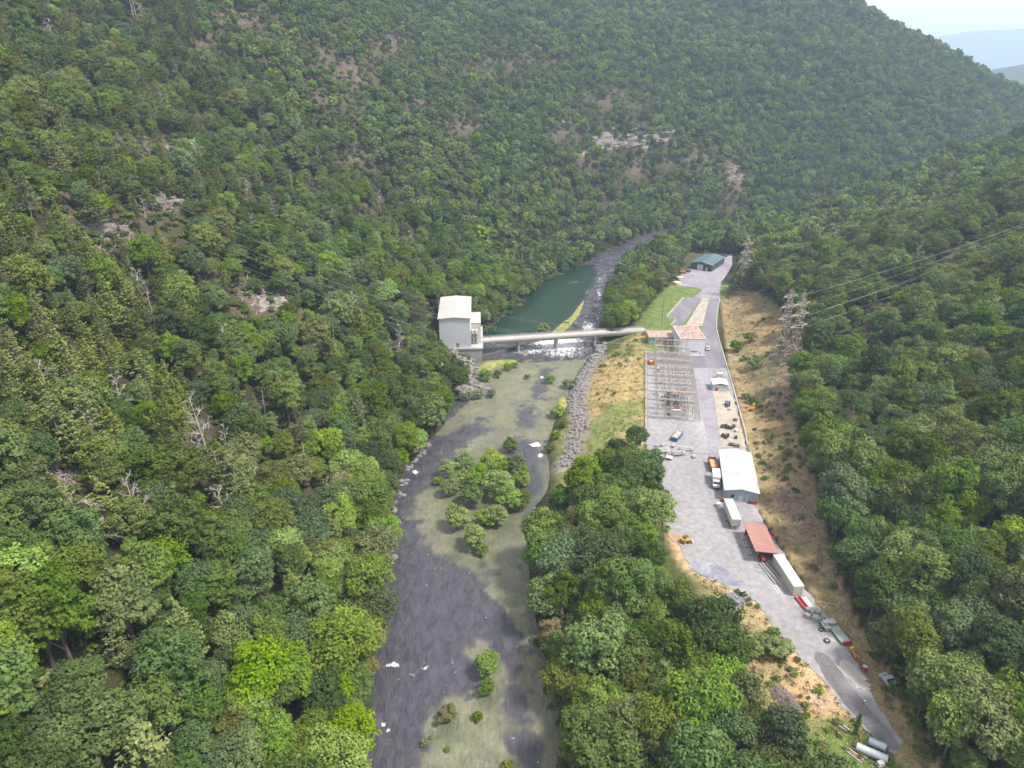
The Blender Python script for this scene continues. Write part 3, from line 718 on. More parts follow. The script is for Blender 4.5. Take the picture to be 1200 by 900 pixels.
# ---- geometry nodes: one object per forest mass, its points carry which tree, how big, which way
def scatter(name, P_, which, rot, scl, meshes, kind='stuff', tilt=None, parts=None):
    src = bpy.data.collections.new('source_' + name)
    for q, me in enumerate(meshes):
        o = bpy.data.objects.new('%03d_%s' % (q, name), me); src.objects.link(o)
    me = bpy.data.meshes.new(name); n = len(P_)
    me.vertices.add(n); me.vertices.foreach_set('co', np.asarray(P_, np.float32).ravel())
    a = me.attributes.new('which', 'INT', 'POINT'); a.data.foreach_set('value', np.asarray(which, np.int32))
    rv = np.zeros((n, 3), np.float32); rv[:, 2] = rot
    if tilt is not None: rv[:, 0] = tilt[:, 0]; rv[:, 1] = tilt[:, 1]
    a = me.attributes.new('rot', 'FLOAT_VECTOR', 'POINT'); a.data.foreach_set('vector', rv.ravel())
    a = me.attributes.new('scl', 'FLOAT_VECTOR', 'POINT'); a.data.foreach_set('vector', np.asarray(scl, np.float32).ravel())
    o = bpy.data.objects.new(name, me); COL.objects.link(o); o['kind'] = kind
    ng = bpy.data.node_groups.new(name + '_scatter', 'GeometryNodeTree')
    ng.interface.new_socket('Geometry', in_out='INPUT', socket_type='NodeSocketGeometry'); ng.interface.new_socket('Geometry', in_out='OUTPUT', socket_type='NodeSocketGeometry')
    I = ng.nodes.new('NodeGroupInput'); O = ng.nodes.new('NodeGroupOutput')
    ip = ng.nodes.new('GeometryNodeInstanceOnPoints'); ci = ng.nodes.new('GeometryNodeCollectionInfo')
    ci.inputs['Collection'].default_value = src; ci.inputs['Separate Children'].default_value = True; ci.inputs['Reset Children'].default_value = True
    def at(nm, ty):
        q = ng.nodes.new('GeometryNodeInputNamedAttribute'); q.data_type = ty; q.inputs['Name'].default_value = nm; return q.outputs['Attribute']
    ng.links.new(I.outputs[0], ip.inputs['Points']); ng.links.new(ci.outputs[0], ip.inputs['Instance']); ip.inputs['Pick Instance'].default_value = True
    ng.links.new(at('which', 'INT'), ip.inputs['Instance Index'])
    er = ng.nodes.new('FunctionNodeEulerToRotation'); ng.links.new(at('rot', 'FLOAT_VECTOR'), er.inputs[0]); ng.links.new(er.outputs[0], ip.inputs['Rotation'])
    ng.links.new(at('scl', 'FLOAT_VECTOR'), ip.inputs['Scale']); ng.links.new(ip.outputs[0], O.inputs[0])
    md = o.modifiers.new('scatter', 'NODES'); md.node_group = ng
    return o
rest = ~chosen
nearm = rest & (T_t < 430); farm = rest & ~nearm
def run(mask, name, table, meshes_of, shrink=1):
    ii = np.nonzero(mask)[0]; wh = np.array([table[hue[i]][int(g.integers(len(table[hue[i]])))] for i in ii])
    sx = T_s[ii] * g.uniform(.88, 1.15, len(ii)); sz = T_s[ii] * g.uniform(.8, 1.2, len(ii))
    scatter(name, np.stack([TX[ii], TY[ii], TZ[ii]], 1), wh, T_r[ii], np.stack([sx, sx, sz], 1), meshes_of, tilt=g.normal(size=(len(ii), 2)) * .05)
HF = dict(HUES_F); HF['snag'] = HF['grey']; HF['rust'] = HF['gold']
run(nearm & (T_left | T_up), 'forest', HUES_N, [k['crown'] for k in KINDS])
run(nearm & ~(T_left | T_up), 'forest', HUES_N, [k['crown'] for k in KINDS])
run(farm, 'forest', HF, [k['crown'] for k in LOWK])

# ---- undergrowth: low bushes between and under the trees, on the cleared slope, the field and the bank
BM_ = [crown_mesh('bush_leaves', 300+q, 9, 50, .28, 1.5, 2.2, LM[h]) for q, h in enumerate(['mid','deep','olive','bright','blue','pine'])]
TUFT_M = paint('dry_grass', (.33,.265,.14), .9, scale=1)
TUFT_G = paint('green_grass', (.16,.21,.06), .9, scale=1)
def tuft(seed, m):
    gg = np.random.default_rng(seed); n = 26
    C = np.stack([gg.normal(size=n)*.5, gg.normal(size=n)*.5, gg.uniform(.05,.35,n)], 1); nn = gg.normal(size=(n,3)) * np.array([1,1,.4]); nn /= np.linalg.norm(nn,axis=1)[:,None]
    V, F = quads(C, nn, .16, gg, 2.0); return npmesh('tuft', V, F, m)
BM_ += [tuft(1, TUFT_M), tuft(2, TUFT_G), tuft(3, TUFT_M)]
n = 80000
ux = g.uniform(-330, 420, n); uy = g.uniform(50, 560, n)
uz = height(ux, uy); upx, upy, ut = proj(ux, uy, uz)
ul = sdist(LB, ux, uy); ur = -sdist(RB, ux, uy)
inb = inpoly(BRUSH_PX, upx, upy) & (-sdist(FF, ux, uy) > 1.0)
infd = inpoly(FIELD, ux, uy) & ~inpoly(YARD, ux, uy); inbk = inpoly(BANKS, ux, uy) & ~inpoly(YARD, ux, uy) & ~inpoly(LAWN, ux, uy) & (ur > 6)
un = fbm(ux, uy, 16, 3, 71)
wood = ((ul > .5) | ((-sdist(FF, ux, uy) > 3) & ~inpoly(BRUSH_PX, upx, upy) & (uy < 420)) | inpoly(MIDW, ux, uy) | (inpoly(UPW, ux, uy) & (ur > 0))) & (g.random(n) < .45)
pick = np.full(n, -1)
r = g.random(n)
pick = np.where(wood, np.array([0,1,2,4,5,0,1,2])[(r*8).astype(int)], pick)
pick = np.where(inb & (un > .60) & (r < .5), np.array([0,2,4])[(g.random(n)*3).astype(int)], pick)
pick = np.where(infd & (un > .60) & (r < .35), np.array([0,3,2])[(g.random(n)*3).astype(int)], pick)
pick = np.where(inbk & (un > .66) & (r < .25), 0, pick)
vis = (upx > -120) & (upx < 1320) & (upy < 1050)
ii = np.nonzero((pick >= 0) & vis)[0]
sc_ = g.uniform(.45, 1.25, len(ii)); sc_ = np.where(wood[ii], sc_ * 1.1, sc_ * .55)
scatter('undergrowth', np.stack([ux[ii], uy[ii], uz[ii]], 1), pick[ii], g.uniform(0, 6.28, len(ii)), np.stack([sc_, sc_, sc_ * .8], 1), BM_)
n = 70000
ax_, ay_ = G(800, 395, YZ); 
ux = g.uniform(0, 240, n); uy = g.uniform(75, 430, n); uz = height(ux, uy); upx, upy, ut = proj(ux, uy, uz)
inb = inpoly(BRUSH_PX, upx, upy) & (-sdist(FF, ux, uy) > .6); ny = ~inpoly(YARD, ux, uy) & ~inpoly(LAWN, ux, uy)
ok2 = (inb | inpoly(FIELD, ux, uy) | (inpoly(BANKS, ux, uy) & (-sdist(RB, ux, uy) > 6))) & ny & (g.random(n) < np.where(inb, .16, np.where(inpoly(BANKS, ux, uy), .20, .50)))
un = fbm(ux, uy, 16, 3, 31)
ii = np.nonzero(ok2)[0]; s_ = g.uniform(.4, 1.1, len(ii))
scatter('dry_grass', np.stack([ux[ii], uy[ii], uz[ii]], 1), np.where(un[ii] > .55, 7, np.where(g.random(len(ii)) < .5, 6, 8)), g.uniform(0, 6.28, len(ii)), np.stack([s_, s_, s_], 1), BM_)
# ------------------------------------------------------------------ yard, roads and other ground sheets
def ground_mat(name, c1, c2, c3, sc=.12, rough=.95, streak=None):
    def b(t, m):
        p = N(t, 'ShaderNodeBsdfPrincipled'); p.inputs['Roughness'].default_value = rough; p.inputs['Specular IOR Level'].default_value = .2
        g = N(t, 'ShaderNodeNewGeometry'); mp_ = N(t, 'ShaderNodeMapping'); t.links.new(g.outputs['Position'], mp_.inputs[0])
        if streak: mp_.inputs['Rotation'].default_value = (0, 0, streak[0]); mp_.inputs['Scale'].default_value = (1, streak[1], 1)
        n = N(t, 'ShaderNodeTexNoise'); n.inputs['Scale'].default_value = sc; n.inputs['Detail'].default_value = 9; n.inputs['Roughness'].default_value = .62; n.inputs['Distortion'].default_value = .6
        n3 = N(t, 'ShaderNodeTexNoise'); n3.inputs['Scale'].default_value = sc * 9; n3.inputs['Detail'].default_value = 6
        t.links.new(mp_.outputs[0], n.inputs['Vector']); t.links.new(g.outputs['Position'], n3.inputs['Vector'])
        r = N(t, 'ShaderNodeValToRGB'); e = r.color_ramp.elements; e[0].position = .33; e[0].color = rgba(c1); e[1].position = .52; e[1].color = rgba(c2); x = e.new(.70); x.color = rgba(c3)
        t.links.new(n.outputs[0], r.inputs[0])
        r2 = N(t, 'ShaderNodeValToRGB'); r2.color_ramp.elements[0].position = .3; r2.color_ramp.elements[0].color = (.78,.78,.78,1); r2.color_ramp.elements[1].position = .7; r2.color_ramp.elements[1].color = (1.15,1.15,1.15,1); t.links.new(n3.outputs[0], r2.inputs[0])
        y = N(t, 'ShaderNodeMixRGB', blend_type='MULTIPLY'); y.inputs[0].default_value = 1; t.links.new(r.outputs[0], y.inputs[1]); t.links.new(r2.outputs[0], y.inputs[2])
        t.links.new(y.outputs[0], p.inputs['Base Color'])
        return p.outputs[0]
    return mat(name, b)
GRAVEL = ground_mat('pale_gravel', (.21,.197,.206), (.25,.237,.246), (.305,.29,.292), .07, streak=(-.2, .35))
ASPH = ground_mat('asphalt', (.13,.12,.14), (.165,.15,.175), (.21,.195,.215), .15, streak=(-.15, .2))
ASPH2 = ground_mat('dark_asphalt', (.105,.095,.105), (.14,.127,.137), (.20,.185,.19), .2, streak=(-.55, .2))
PAVE = ground_mat('light_asphalt', (.19,.17,.20), (.23,.21,.24), (.265,.25,.275), .1)
TAN = ground_mat('tan_dirt', (.26,.215,.17), (.33,.28,.235), (.37,.325,.28), .16)
SLATE = ground_mat('slate_gravel', (.13,.13,.16), (.20,.20,.235), (.33,.32,.345), .25)
SAND = ground_mat('pale_sand', (.28,.19,.115), (.35,.26,.17), (.39,.32,.24), .25)
CHALK = ground_mat('chalky_gravel', (.33,.29,.26), (.40,.365,.335), (.46,.43,.40), .35)
CONC = paint('concrete', (.34,.315,.295), .85, var=.3, scale=.4, bump=.2)
def chaikin(p, k):
    for _ in range(k):
        q = []
        for i in range(len(p)):
            a, b = p[i], p[(i+1) % len(p)]
            q += [(a[0]*.75+b[0]*.25, a[1]*.75+b[1]*.25), (a[0]*.25+b[0]*.75, a[1]*.25+b[1]*.75)]
        p = q
    return p
def rag(p, amp, step=1.6, seed=0):
    """irregular edge for spread gravel and sand"""
    out = []; gr = random.Random(seed)
    for i in range(len(p)):
        a, b = p[i], p[(i+1) % len(p)]; L = math.hypot(b[0]-a[0], b[1]-a[1]); n = max(1, int(L/step))
        for k in range(n):
            t = k/n; out.append((a[0]+(b[0]-a[0])*t + gr.uniform(-amp, amp), a[1]+(b[1]-a[1])*t + gr.uniform(-amp, amp)))
    return out
from mathutils.geometry import tessellate_polygon
def sheet(name, px, top, m, thick=.5, smooth=0, ragged=0, seed=0, z=None):
    p = GP(px, YZ if z is None else z); p = chaikin(p, smooth) if smooth else p
    if ragged: p = rag(p, ragged, seed=seed)
    b = MB(); n = len(p); vs = [(x, y, top) for x, y in p] + [(x, y, top - thick) for x, y in p]
    tri = tessellate_polygon([[Vector((x, y, 0)) for x, y in p]])
    fs = []
    for t in tri:
        a, c, d = (Vector(vs[i]) for i in t); fs.append(tuple(t) if (c-a).cross(d-a).z > 0 else tuple(t)[::-1])
    area = sum(p[i][0]*p[(i+1) % n][1] - p[(i+1) % n][0]*p[i][1] for i in range(n))
    for i in range(n):
        j = (i+1) % n; q = (i, i+n, j+n, j); fs.append(q if area > 0 else q[::-1])
    b.add(vs, fs); return b.build(name, m, kind='structure')
Z0 = YZ
sheet('yard', YARD_PX, Z0, GRAVEL, ragged=.5)
PAVE_PX = [(796,335),(799,319),(809,315),(838,309),(849,300),(858,297),(858,310),(853,320),(845,331),(843,352),(820,352),(814,347),(823,340),(818,337)]
sheet('pavement', PAVE_PX, Z0 + .02, PAVE)
sheet('parking_lot', [(802,348.5),(823,349),(806,372),(799,380.5),(786,381),(792,375),(789,372),(781,371)], Z0 + .05, ASPH)
sheet('median', [(823,350),(831.5,350),(823,382),(803,382)], Z0 + .09, TAN)
sheet('road', [(831,350),(843.5,350),(840,370),(839,385),(843,400),(847,413),(851,431),(812,431),(811,417),(823,416),(822.5,380)], Z0 + .06, ASPH)
sheet('path', [(812,431),(836,431),(835,445),(838,470),(842,500),(845,523),(843,545),(832,545),(826,500),(820,470)], Z0 + .02, PAVE)
sheet('storage_pad', [(834,456),(853,456),(859,468),(868,500),(874,524),(846,524),(842,500),(838,470)], Z0 + .05, TAN)
sheet('lane', [(951,764),(966,764),(975,774),(996,802),(1010,822),(1034,848),(1054,870),(1050,882),(1036,876),(1007,845),(986,820),(968,796)], Z0 + .03, ASPH2, smooth=1, ragged=.22)
0 and sheet('lane', [(925,716),(936,716),(960,752),(973,771),(957,771),(942,745)], Z0 + .02, ASPH, smooth=1, ragged=.3)
sheet('gravel_patch', [(808,660),(822,652),(838,660),(858,674),(876,684),(870,688),(850,684),(832,680),(815,672)], Z0 + .04, SLATE, smooth=2, ragged=.5, seed=3)
sheet('gravel_patch', [(845,700),(858,694),(872,694),(884,700),(880,708),(866,714),(852,716),(845,709)], Z0 + .06, SLATE, smooth=2, ragged=.5, seed=5)
sheet('chalk_patch', [(978,776),(990,774),(1002,780),(1013,795),(1022,806),(1016,812),(1004,806),(990,792)], Z0 + .05, CHALK, smooth=2, ragged=.6, seed=6)
0 and sheet('chalk_patch', [(815,468),(822,468),(826,520),(830,524),(816,524)], Z0 + .03, CHALK, smooth=2, ragged=.6, seed=7)
0 and sheet('chalk_patch', [(822,575),(828,572),(840,596),(845,612),(838,612),(828,596)], Z0 + .03, CHALK, smooth=2, ragged=.9, seed=8)
sheet('sand_patch', [(947,812),(955,806),(968,806),(980,812),(981,823),(972,831),(958,830),(947,822)], Z0 + .07, SAND, smooth=2, ragged=.4, seed=9)
sheet('sand_patch', [(778,618),(790,626),(806,628),(812,634),(806,640),(795,637),(783,630)], Z0 + .06, SAND, smooth=2, ragged=.5, seed=10)
# kerbs: real steps
def kerb(name, px, w=.45, h=.18, z=Z0, kind='structure', m=CONC):
    p = GP(px, z); b = MB()
    for a, c in zip(p[:-1], p[1:]):
        d = Vector((c[0]-a[0], c[1]-a[1], 0)); L = d.length; ang = math.atan2(d.y, d.x)
        b.cbox(((a[0]+c[0])/2, (a[1]+c[1])/2, z + h/2 - .1), (L + w*.6, w, h + .2), rz=ang)
    return b.build(name, m, kind=kind)
kerb('kerb', [(843.5,350),(840,370),(839.5,385),(843,400),(847,413),(852,430),(858,450),(866,480),(873,505),(876,522)], .5, .35)
kerb('kerb', [(801,348.5),(781,371),(789,372),(792,375),(786,381)], .7, .15)
kerb('kerb', [(757,412),(757,440),(757,480),(757,518)], .5, .4, m=paint('pink_concrete', (.45,.36,.33), .9))
kerb('kerb', [(757,412.5),(790,413)], .4, .35)

# ------------------------------------------------------------------ tools to set things on the yard by two ground points
def frame(a, b, z=Z0):
    A = Vector(G(*a, z)); B = Vector(G(*b, z)); d = B - A
    return A, math.atan2(d.y, d.x) - math.pi/2, d.length     # origin, heading (local +y runs from a to b), length
P = paint
WHITEM = P('white_painted_metal', (.46,.46,.44), .5, var=.10, scale=.25, dirt=(.44,.42,.39))
ROOFW = P('white_roof', (.39,.41,.39), .5, var=.08, scale=.15, dirt=(.43,.44,.41))
GREYB = P('blue_grey_cladding', (.30,.34,.42), .6, var=.12)
GLASS = P('dark_glass', (.03,.035,.045), .12, var=.2)
RUBBER = P('black_rubber', (.025,.025,.027), .8)
STEEL = P('galvanised_steel', (.42,.42,.42), .5, .3, var=.2)
LATT = P('substation_steel', (.50,.44,.38), .6, .1, var=.25, scale=.3)
PYL = P('pylon_steel', (.42,.34,.31), .6, .1, var=.25)
RUSTR = P('rusty_roof', (.25,.145,.12), .85, var=.3, scale=.5, dirt=(.36,.28,.24))
REDR = P('red_roof', (.30,.145,.12), .75, var=.15, scale=.4, dirt=(.25,.13,.11))
GREEND = P('dark_green_cladding', (.028,.055,.065), .5)
GREENR = P('slate_green_roof', (.075,.125,.145), .45, var=.12, scale=.2)
WOOD = P('weathered_timber', (.22,.16,.12), .9)
BRICK = P('brick', (.34,.21,.16), .9, var=.2, scale=1.5)
TEAL = P('teal_panel', (.20,.36,.32), .7)
ORANGE = P('orange_paint', (.55,.16,.03), .55, var=.25)
BLUE = P('blue_paint', (.035,.10,.30), .5, var=.25)
YEL = P('yellow_paint', (.62,.36,.03), .5, var=.2)
RED = P('red_paint', (.38,.04,.035), .5, var=.25)
CREAM = P('cream_panel', (.43,.405,.35), .55, var=.1, scale=.3)
DKST = P('dark_steel', (.09,.085,.085), .6, var=.3)
WALLG = P('lilac_grey_wall', (.62,.60,.64), .8, var=.08, scale=.2, dirt=(.55,.53,.57))
CERAM = P('brown_insulator', (.22,.15,.12), .35)
def wheel(parent, x, y, r, w, name='wheel', axis='x'):
    t = MB().lathe([(r*.55,-w/2),(r*.92,-w/2),(r,-w*.35),(r,w*.35),(r*.92,w/2),(r*.55,w/2)], 14, (x, y, r), axis).build(name, RUBBER, parent)
    MB().lathe([(r*.2,-w/2-.02),(r*.56,-w*.42),(r*.56,w*.42),(r*.2,w/2+.02)], 10, (x, y, r), axis).build('rim', STEEL, t); return t

# ---- long white warehouse
A, h, L = frame((848,585.5), (841,532.5)); L = 24.3; W = 10.0; E = 3.7; RG = 4.7
t = thing('warehouse', 'long white-roofed metal warehouse with blue-grey gable end beside the gravel lot', 'warehouse', (A.x, A.y, Z0), h)
wl = MB().box(0,.15,0,L,0,E).box(W-.15,W,0,L,0,E)
for y0 in (0, L-.15): wl.prism([(.15,0),(W-.15,0),(W-.15,E),(W/2,RG-.1),(.15,E)], y0, y0+.15)
for k in range(int(W/.5)): wl.box(.25+k*.5,.32+k*.5,-.03,0,0,E)
wl.build('wall', GREYB, t)
for s in (0, 1):
    x0, x1 = (-.35, W/2) if s == 0 else (W/2, W+.35); z0, z1 = (E-.05, RG) if s == 0 else (RG, E-.05)
    r = MB().prism([(x0,z0),(x1,z1),(x1,z1+.12),(x0,z0+.12)], -.4, L+.4).build('roof_panel', ROOFW, t)
    q = MB()
    for k in range(24):
        y = .2 + k*1.24; q.prism([(x0,z0+.12),(x1,z1+.12),(x1,z1+.17),(x0,z0+.17)], y, y+.06)
    q.build('seam', WHITEM, r)
MB().prism([(W/2-.25,RG+.06),(W/2,RG+.2),(W/2+.25,RG+.06)], -.42, L+.42).build('ridge_cap', WHITEM, t)
for y in (L*.36, L*.70): MB().prism([(0,E+.1),(W/2,RG+.2),(W,E+.1),(W,E+.15),(W/2,RG+.27),(0,E+.15)], y, y+.3).build('roof_joint', CREAM, t)
d = MB().box(4.3,5.4,-.09,-.03,0,2.2).build('door', WHITEM, t); MB().box(5.2,5.28,-.13,-.09,1,1.15).build('handle', DKST, d)
w = MB().box(2,3,-.10,-.04,1.2,2.3).build('window', GLASS, t); MB().box(1.9,3.1,-.08,-.035,1.1,1.2).box(1.9,3.1,-.08,-.035,2.3,2.4).build('frame', WHITEM, w)
MB().box(6.6,6.85,-.3,-.05,0,2.6).build('downpipe', WHITEM, t)
MB().prism([(0,E-.02),(W/2,RG-.1),(W,E-.02),(W,E+.12),(W/2,RG+.04),(0,E+.12)], -.46, -.40).build('fascia', WHITEM, t)
def loc(A, h, x, y): return (A.x + x*math.cos(h) - y*math.sin(h), A.y + x*math.sin(h) + y*math.cos(h))
p_ = loc(A, h, 7.6, -1.0); t = thing('storage_bin', 'dark red metal bin against the right end of warehouse gable wall', 'bin', (*p_, Z0), h)
MB().box(0,2.2,0,1.2,.1,1.1).build('body', RED, t); MB().box(-.06,2.26,-.06,1.26,1.1,1.22).build('lid', DKST, t)
p_ = loc(A, h, .1, -1.1); t = thing('small_tractor', 'small red and black tractor parked before the warehouse window', 'tractor', (*p_, Z0), h + 1.2)
MB().box(-.35,.35,-.9,.9,.5,1.1).build('body', RED, t); MB().box(-.3,.3,-.9,-.5,1.1,1.5).build('seat', DKST, t)
for x in (-.6,.6): wheel(t, x, -.6, .6, .3)
for x in (-.5,.5): wheel(t, x, .8, .35, .22)
def tyre(px, py, r, label, flat=False, z=Z0):
    x, y = G(px, py, z); o = thing('tyre', label, 'tyre', (x, y, z), random.uniform(0, 3))
    MB().lathe([(r*.5,0),(r*.85,0),(r,r*.12),(r,r*.38),(r*.85,r*.5),(r*.5,r*.5),(r*.45,r*.25)], 14, (0,0,0)).build('tread', RUBBER, o)
    MB().lathe([(.05,r*.2),(r*.5,r*.15),(r*.5,r*.32),(.05,r*.34)], 10).build('rim', STEEL, o); return o
tyre(856, 585.5, .7, 'black tyre lying by the warehouse gable end, below window')

# ---- red-roofed open shed
A, h, L = frame((886,658), (871.5,624)); W = 4.9; L = 11.6
t = thing('open_shed', 'open timber shed with a red metal roof beside the cream container', 'shed', (A.x, A.y, Z0), h)
r = MB().prism([(-.9,3.9),(W+.5,3.3),(W+.5,3.42),(-.9,4.02)], -.7, L+.6).build('roof', REDR, t)
q = MB()
for k in range(16): q.prism([(-.9,4.02),(W+.5,3.42),(W+.5,3.48),(-.9,4.08)], -.5+k*.93, -.44+k*.93)
q.build('seam', REDR, r)
for k in range(5):
    for x, zz in ((0,3.8),(W,3.25)): MB().box(x-.12,x+.12,k*L/4-.12,k*L/4+.12,0,zz).build('post', WOOD, t)
for x, zz in ((0,3.68),(W,3.15)): MB().box(x-.1,x+.1,-.4,L+.4,zz,zz+.2).build('beam', WOOD, t)
MB().box(W-.05,W+.05,.2,L-.2,0,3.1).box(0.1,W-.1,L-.02,L+.08,0,3.2).build('wall', WOOD, t)
def tractor(name, label, loc_, h, m, s=1.0, cab=False):
    o = thing(name, label, 'tractor', loc_, h); o.scale = (s, s, s)
    MB().box(-.4,.4,.1,1.9,.75,1.5).box(-.32,.32,1.9,2.0,.8,1.4).build('bonnet', m, o)
    MB().box(-.35,.35,-1.2,.1,.7,1.05).build('chassis', DKST, o)
    s_ = MB().box(-.3,.3,-.8,-.2,1.05,1.25).box(-.3,.3,-.9,-.78,1.25,1.75).build('seat', DKST, o)
    for x in (-.75,.75):
        wheel(o, x, -.7, .8, .4); wheel(o, x*.9, 1.4, .42, .25)
        MB().box(x-.25,x+.25,-1.4,0,1.62,1.7).build('fender', m, o)
    MB().rod((0,.1,1.2),(0,-.1,1.6),.03).lathe([(.2,0),(.22,.04)],10,(0,-.12,1.6)).build('steering_wheel', DKST, o)
    MB().rod((.2,1.2,1.5),(.2,1.2,2.1),.05).build('exhaust', DKST, o); return o
p_ = loc(A, h, 1.6, 1.2); tractor('tractor', 'red tractor parked inside the open end of the red-roofed shed', (*p_, Z0), h+math.pi, RED)
p_ = loc(A, h, 3.9, 5.2); tractor('tractor', 'dark tractor in the shade of red-roofed shed beside red tractor', (*p_, Z0), h+math.pi, DKST)
p_ = loc(A, h, W+1.6, L-1.5); t = thing('farm_cart', 'small dark red cart behind the upper right corner of red roof', 'cart', (*p_, Z0+.3), h+.5)
MB().box(-.9,.9,-1.3,1.3,.6,.7).box(-.9,-.82,-1.3,1.3,.7,1.3).box(.82,.9,-1.3,1.3,.7,1.3).box(-.82,.82,-1.3,-1.22,.7,1.3).box(-.82,.82,1.22,1.3,.7,1.3).build('tub', RED, t)
for x in (-1,1): wheel(t, x, 0, .45, .25)
for k in range(3):
    p_ = loc(A, h, -1.0, 4 + k*3.2); q = thing('timber_stack', ['pile of boards leaning along the near left side of red shed','middle pile of boards along the left side of red shed','pile of boards at the far left side of red shed'][k], 'timber', (*p_, Z0), h, 'timber stacked beside the red shed')
    for j in range(5): MB().box(-.5+.22*j,-.3+.22*j,-1.3,1.4,.1+.05*(j%3),.28+.05*(j%3)).build('plank', WOOD if j%2 else CREAM, q)

# ---- box trailers and containers
def box_trailer(name, label, a, b, z, W, Hh, m, cat, wheels=True, lift=1.1, L=None, ribs=False, tail=None):
    A, h, l = frame(a, b); L = L or l
    o = thing(name, label, cat, (A.x, A.y, Z0), h)
    z0 = lift
    MB().box(0,W,0,L,z0,z0+Hh).build('body', m, o)
    MB().box(-.04,W+.04,-.04,L+.04,z0+Hh,z0+Hh+.07).build('roof', ROOFW, o)
    q = MB(); n = int(L/ (0.6 if ribs else 1.2))
    for k in range(n):
        y = (k+.5)*L/n
        q.box(-.05,0,y-.05,y+.05,z0+.05,z0+Hh-.05); q.box(W,W+.05,y-.05,y+.05,z0+.05,z0+Hh-.05)
    q.build('side_rib', m, o)
    for x0, x1 in ((.08,W/2-.02),(W/2+.02,W-.08)):
        d = MB().box(x0,x1,-.07,0,z0+.1,z0+Hh-.1).build('door', tail or m, o)
        MB().rod(((x0+x1)/2,-.1,z0+.15),((x0+x1)/2,-.1,z0+Hh-.15),.03).build('lock_rod', STEEL, d)
    if wheels:
        MB().box(.3,W-.3,.3,L-.5,z0-.25,z0).build('chassis', DKST, o)
        MB().box(.1,W-.1,-.05,.1,.45,.6).box(.5,.6,0,.1,.6,z0).box(W-.6,W-.5,0,.1,.6,z0).build('bumper', STEEL, o)
        for yy_ in (1.6, 2.9):
            for x in (.25, W-.25): wheel(o, x, yy_, .5, .45)
        for x in (.5, W-.5): MB().box(x-.08,x+.08,L-3.2,L-3.0,0,z0).build('landing_leg', STEEL, o)
    return o
box_trailer('semi_trailer', 'white box semi-trailer parked alone between warehouse and red shed', (856.2,620.5), (846.8,596), 0, 2.6, 2.5, WHITEM, 'trailer', tail=P('greyed_doors', (.45,.40,.38), .6))
box_trailer('shipping_container', 'long cream box container at the lower corner of the red-roofed shed', (928,698.5), (904,660.5), 0, 2.7, 2.9, CREAM, 'container', wheels=False, lift=.12, ribs=True)
x, y = G(841, 593, Z0); t = thing('propane_tank', 'small white tank with two feet left of the white semi-trailer', 'tank', (x, y, Z0), .5)
MB().lathe([(.1,-.9),(.4,-.8),(.5,-.6),(.5,.6),(.4,.8),(.1,.9)], 12, (0,0,.9), 'x').build('vessel', WHITEM, t)
for q in (-.5,.5): MB().box(q-.08,q+.08,-.3,.3,0,.5).build('foot', STEEL, t)
x, y = G(851.5, 611, Z0); t = thing('traffic_barrel', 'orange barrel beside the front left wheels of white semi-trailer', 'barrel', (x, y, Z0))
MB().lathe([(.32,0),(.3,.3),(.29,.6),(.26,1.0)], 12).build('drum', ORANGE, t); MB().lathe([(.4,0),(.4,.08)], 12).build('base', RUBBER, t)

# ---- white truck and orange open-top trailer beside the warehouse
A, h, L = frame((834.5,573.5), (833,556)); t = thing('box_truck', 'white box truck parked behind the orange tipper by warehouse wall', 'truck', (A.x, A.y, Z0), h)
W = 2.4
MB().box(0,W,2.2,7.8,1.0,3.3).build('cargo_box', WHITEM, t); MB().box(-.04,W+.04,2.15,7.85,3.3,3.38).build('roof', ROOFW, t)
cb_ = MB().xprism([(0,.5),(2.1,.5),(2.1,2.5),(1.1,2.5),(.7,1.6),(0,1.45)], .12, W-.12).build('cab', WHITEM, t)
MB().xprism([(.66,1.66),(1.06,2.4),(1.12,2.4),(.72,1.66)], .25, W-.25).build('windscreen', GLASS, t)
MB().box(.2,W-.2,-.1,0,.45,.8).build('bumper', DKST, t); MB().box(.3,W-.3,.3,7.6,.7,.98).build('chassis', DKST, t)
for x in (.35, W-.35): MB().box(x-.15,x+.15,-.06,0,.95,1.2).build('headlight', CREAM, t)
for x in (.22, W-.22):
    for yy_ in (1.0, 6.0): wheel(t, x, yy_, .48, .35)
for x in (-.05, W+.05): MB().box(x-.1,x+.1,1.1,1.2,1.7,2.1).build('mirror', DKST, t)
A, h, L = frame((832.5,553.5), (828.5,541)); t = thing('tipper_trailer', 'rusty orange open-top tipper trailer behind the white box truck', 'trailer', (A.x, A.y, Z0), h)
W = 2.6; L = 6.4
for nm, bx_ in (('side_panel',(0,.1,0,L,.9,2.2)),('side_panel',(W-.1,W,0,L,.9,2.2)),('end_panel',(.1,W-.1,0,.1,.9,2.1)),('end_panel',(.1,W-.1,L-.1,L,.9,2.3))): MB().box(*bx_).build(nm, P('dark_rust', (.22,.055,.03), .7), t)
MB().box(.1,W-.1,.1,L-.1,.85,1.35).build('bed', P('orange_bed', (.62,.27,.12), .8), t)
MB().box(.5,W-.5,-.4,L,.55,.84).build('chassis', DKST, t)
for x in (.3, W-.3):
    for yy_ in (1.2, 5.0): wheel(t, x, yy_, .48, .35)

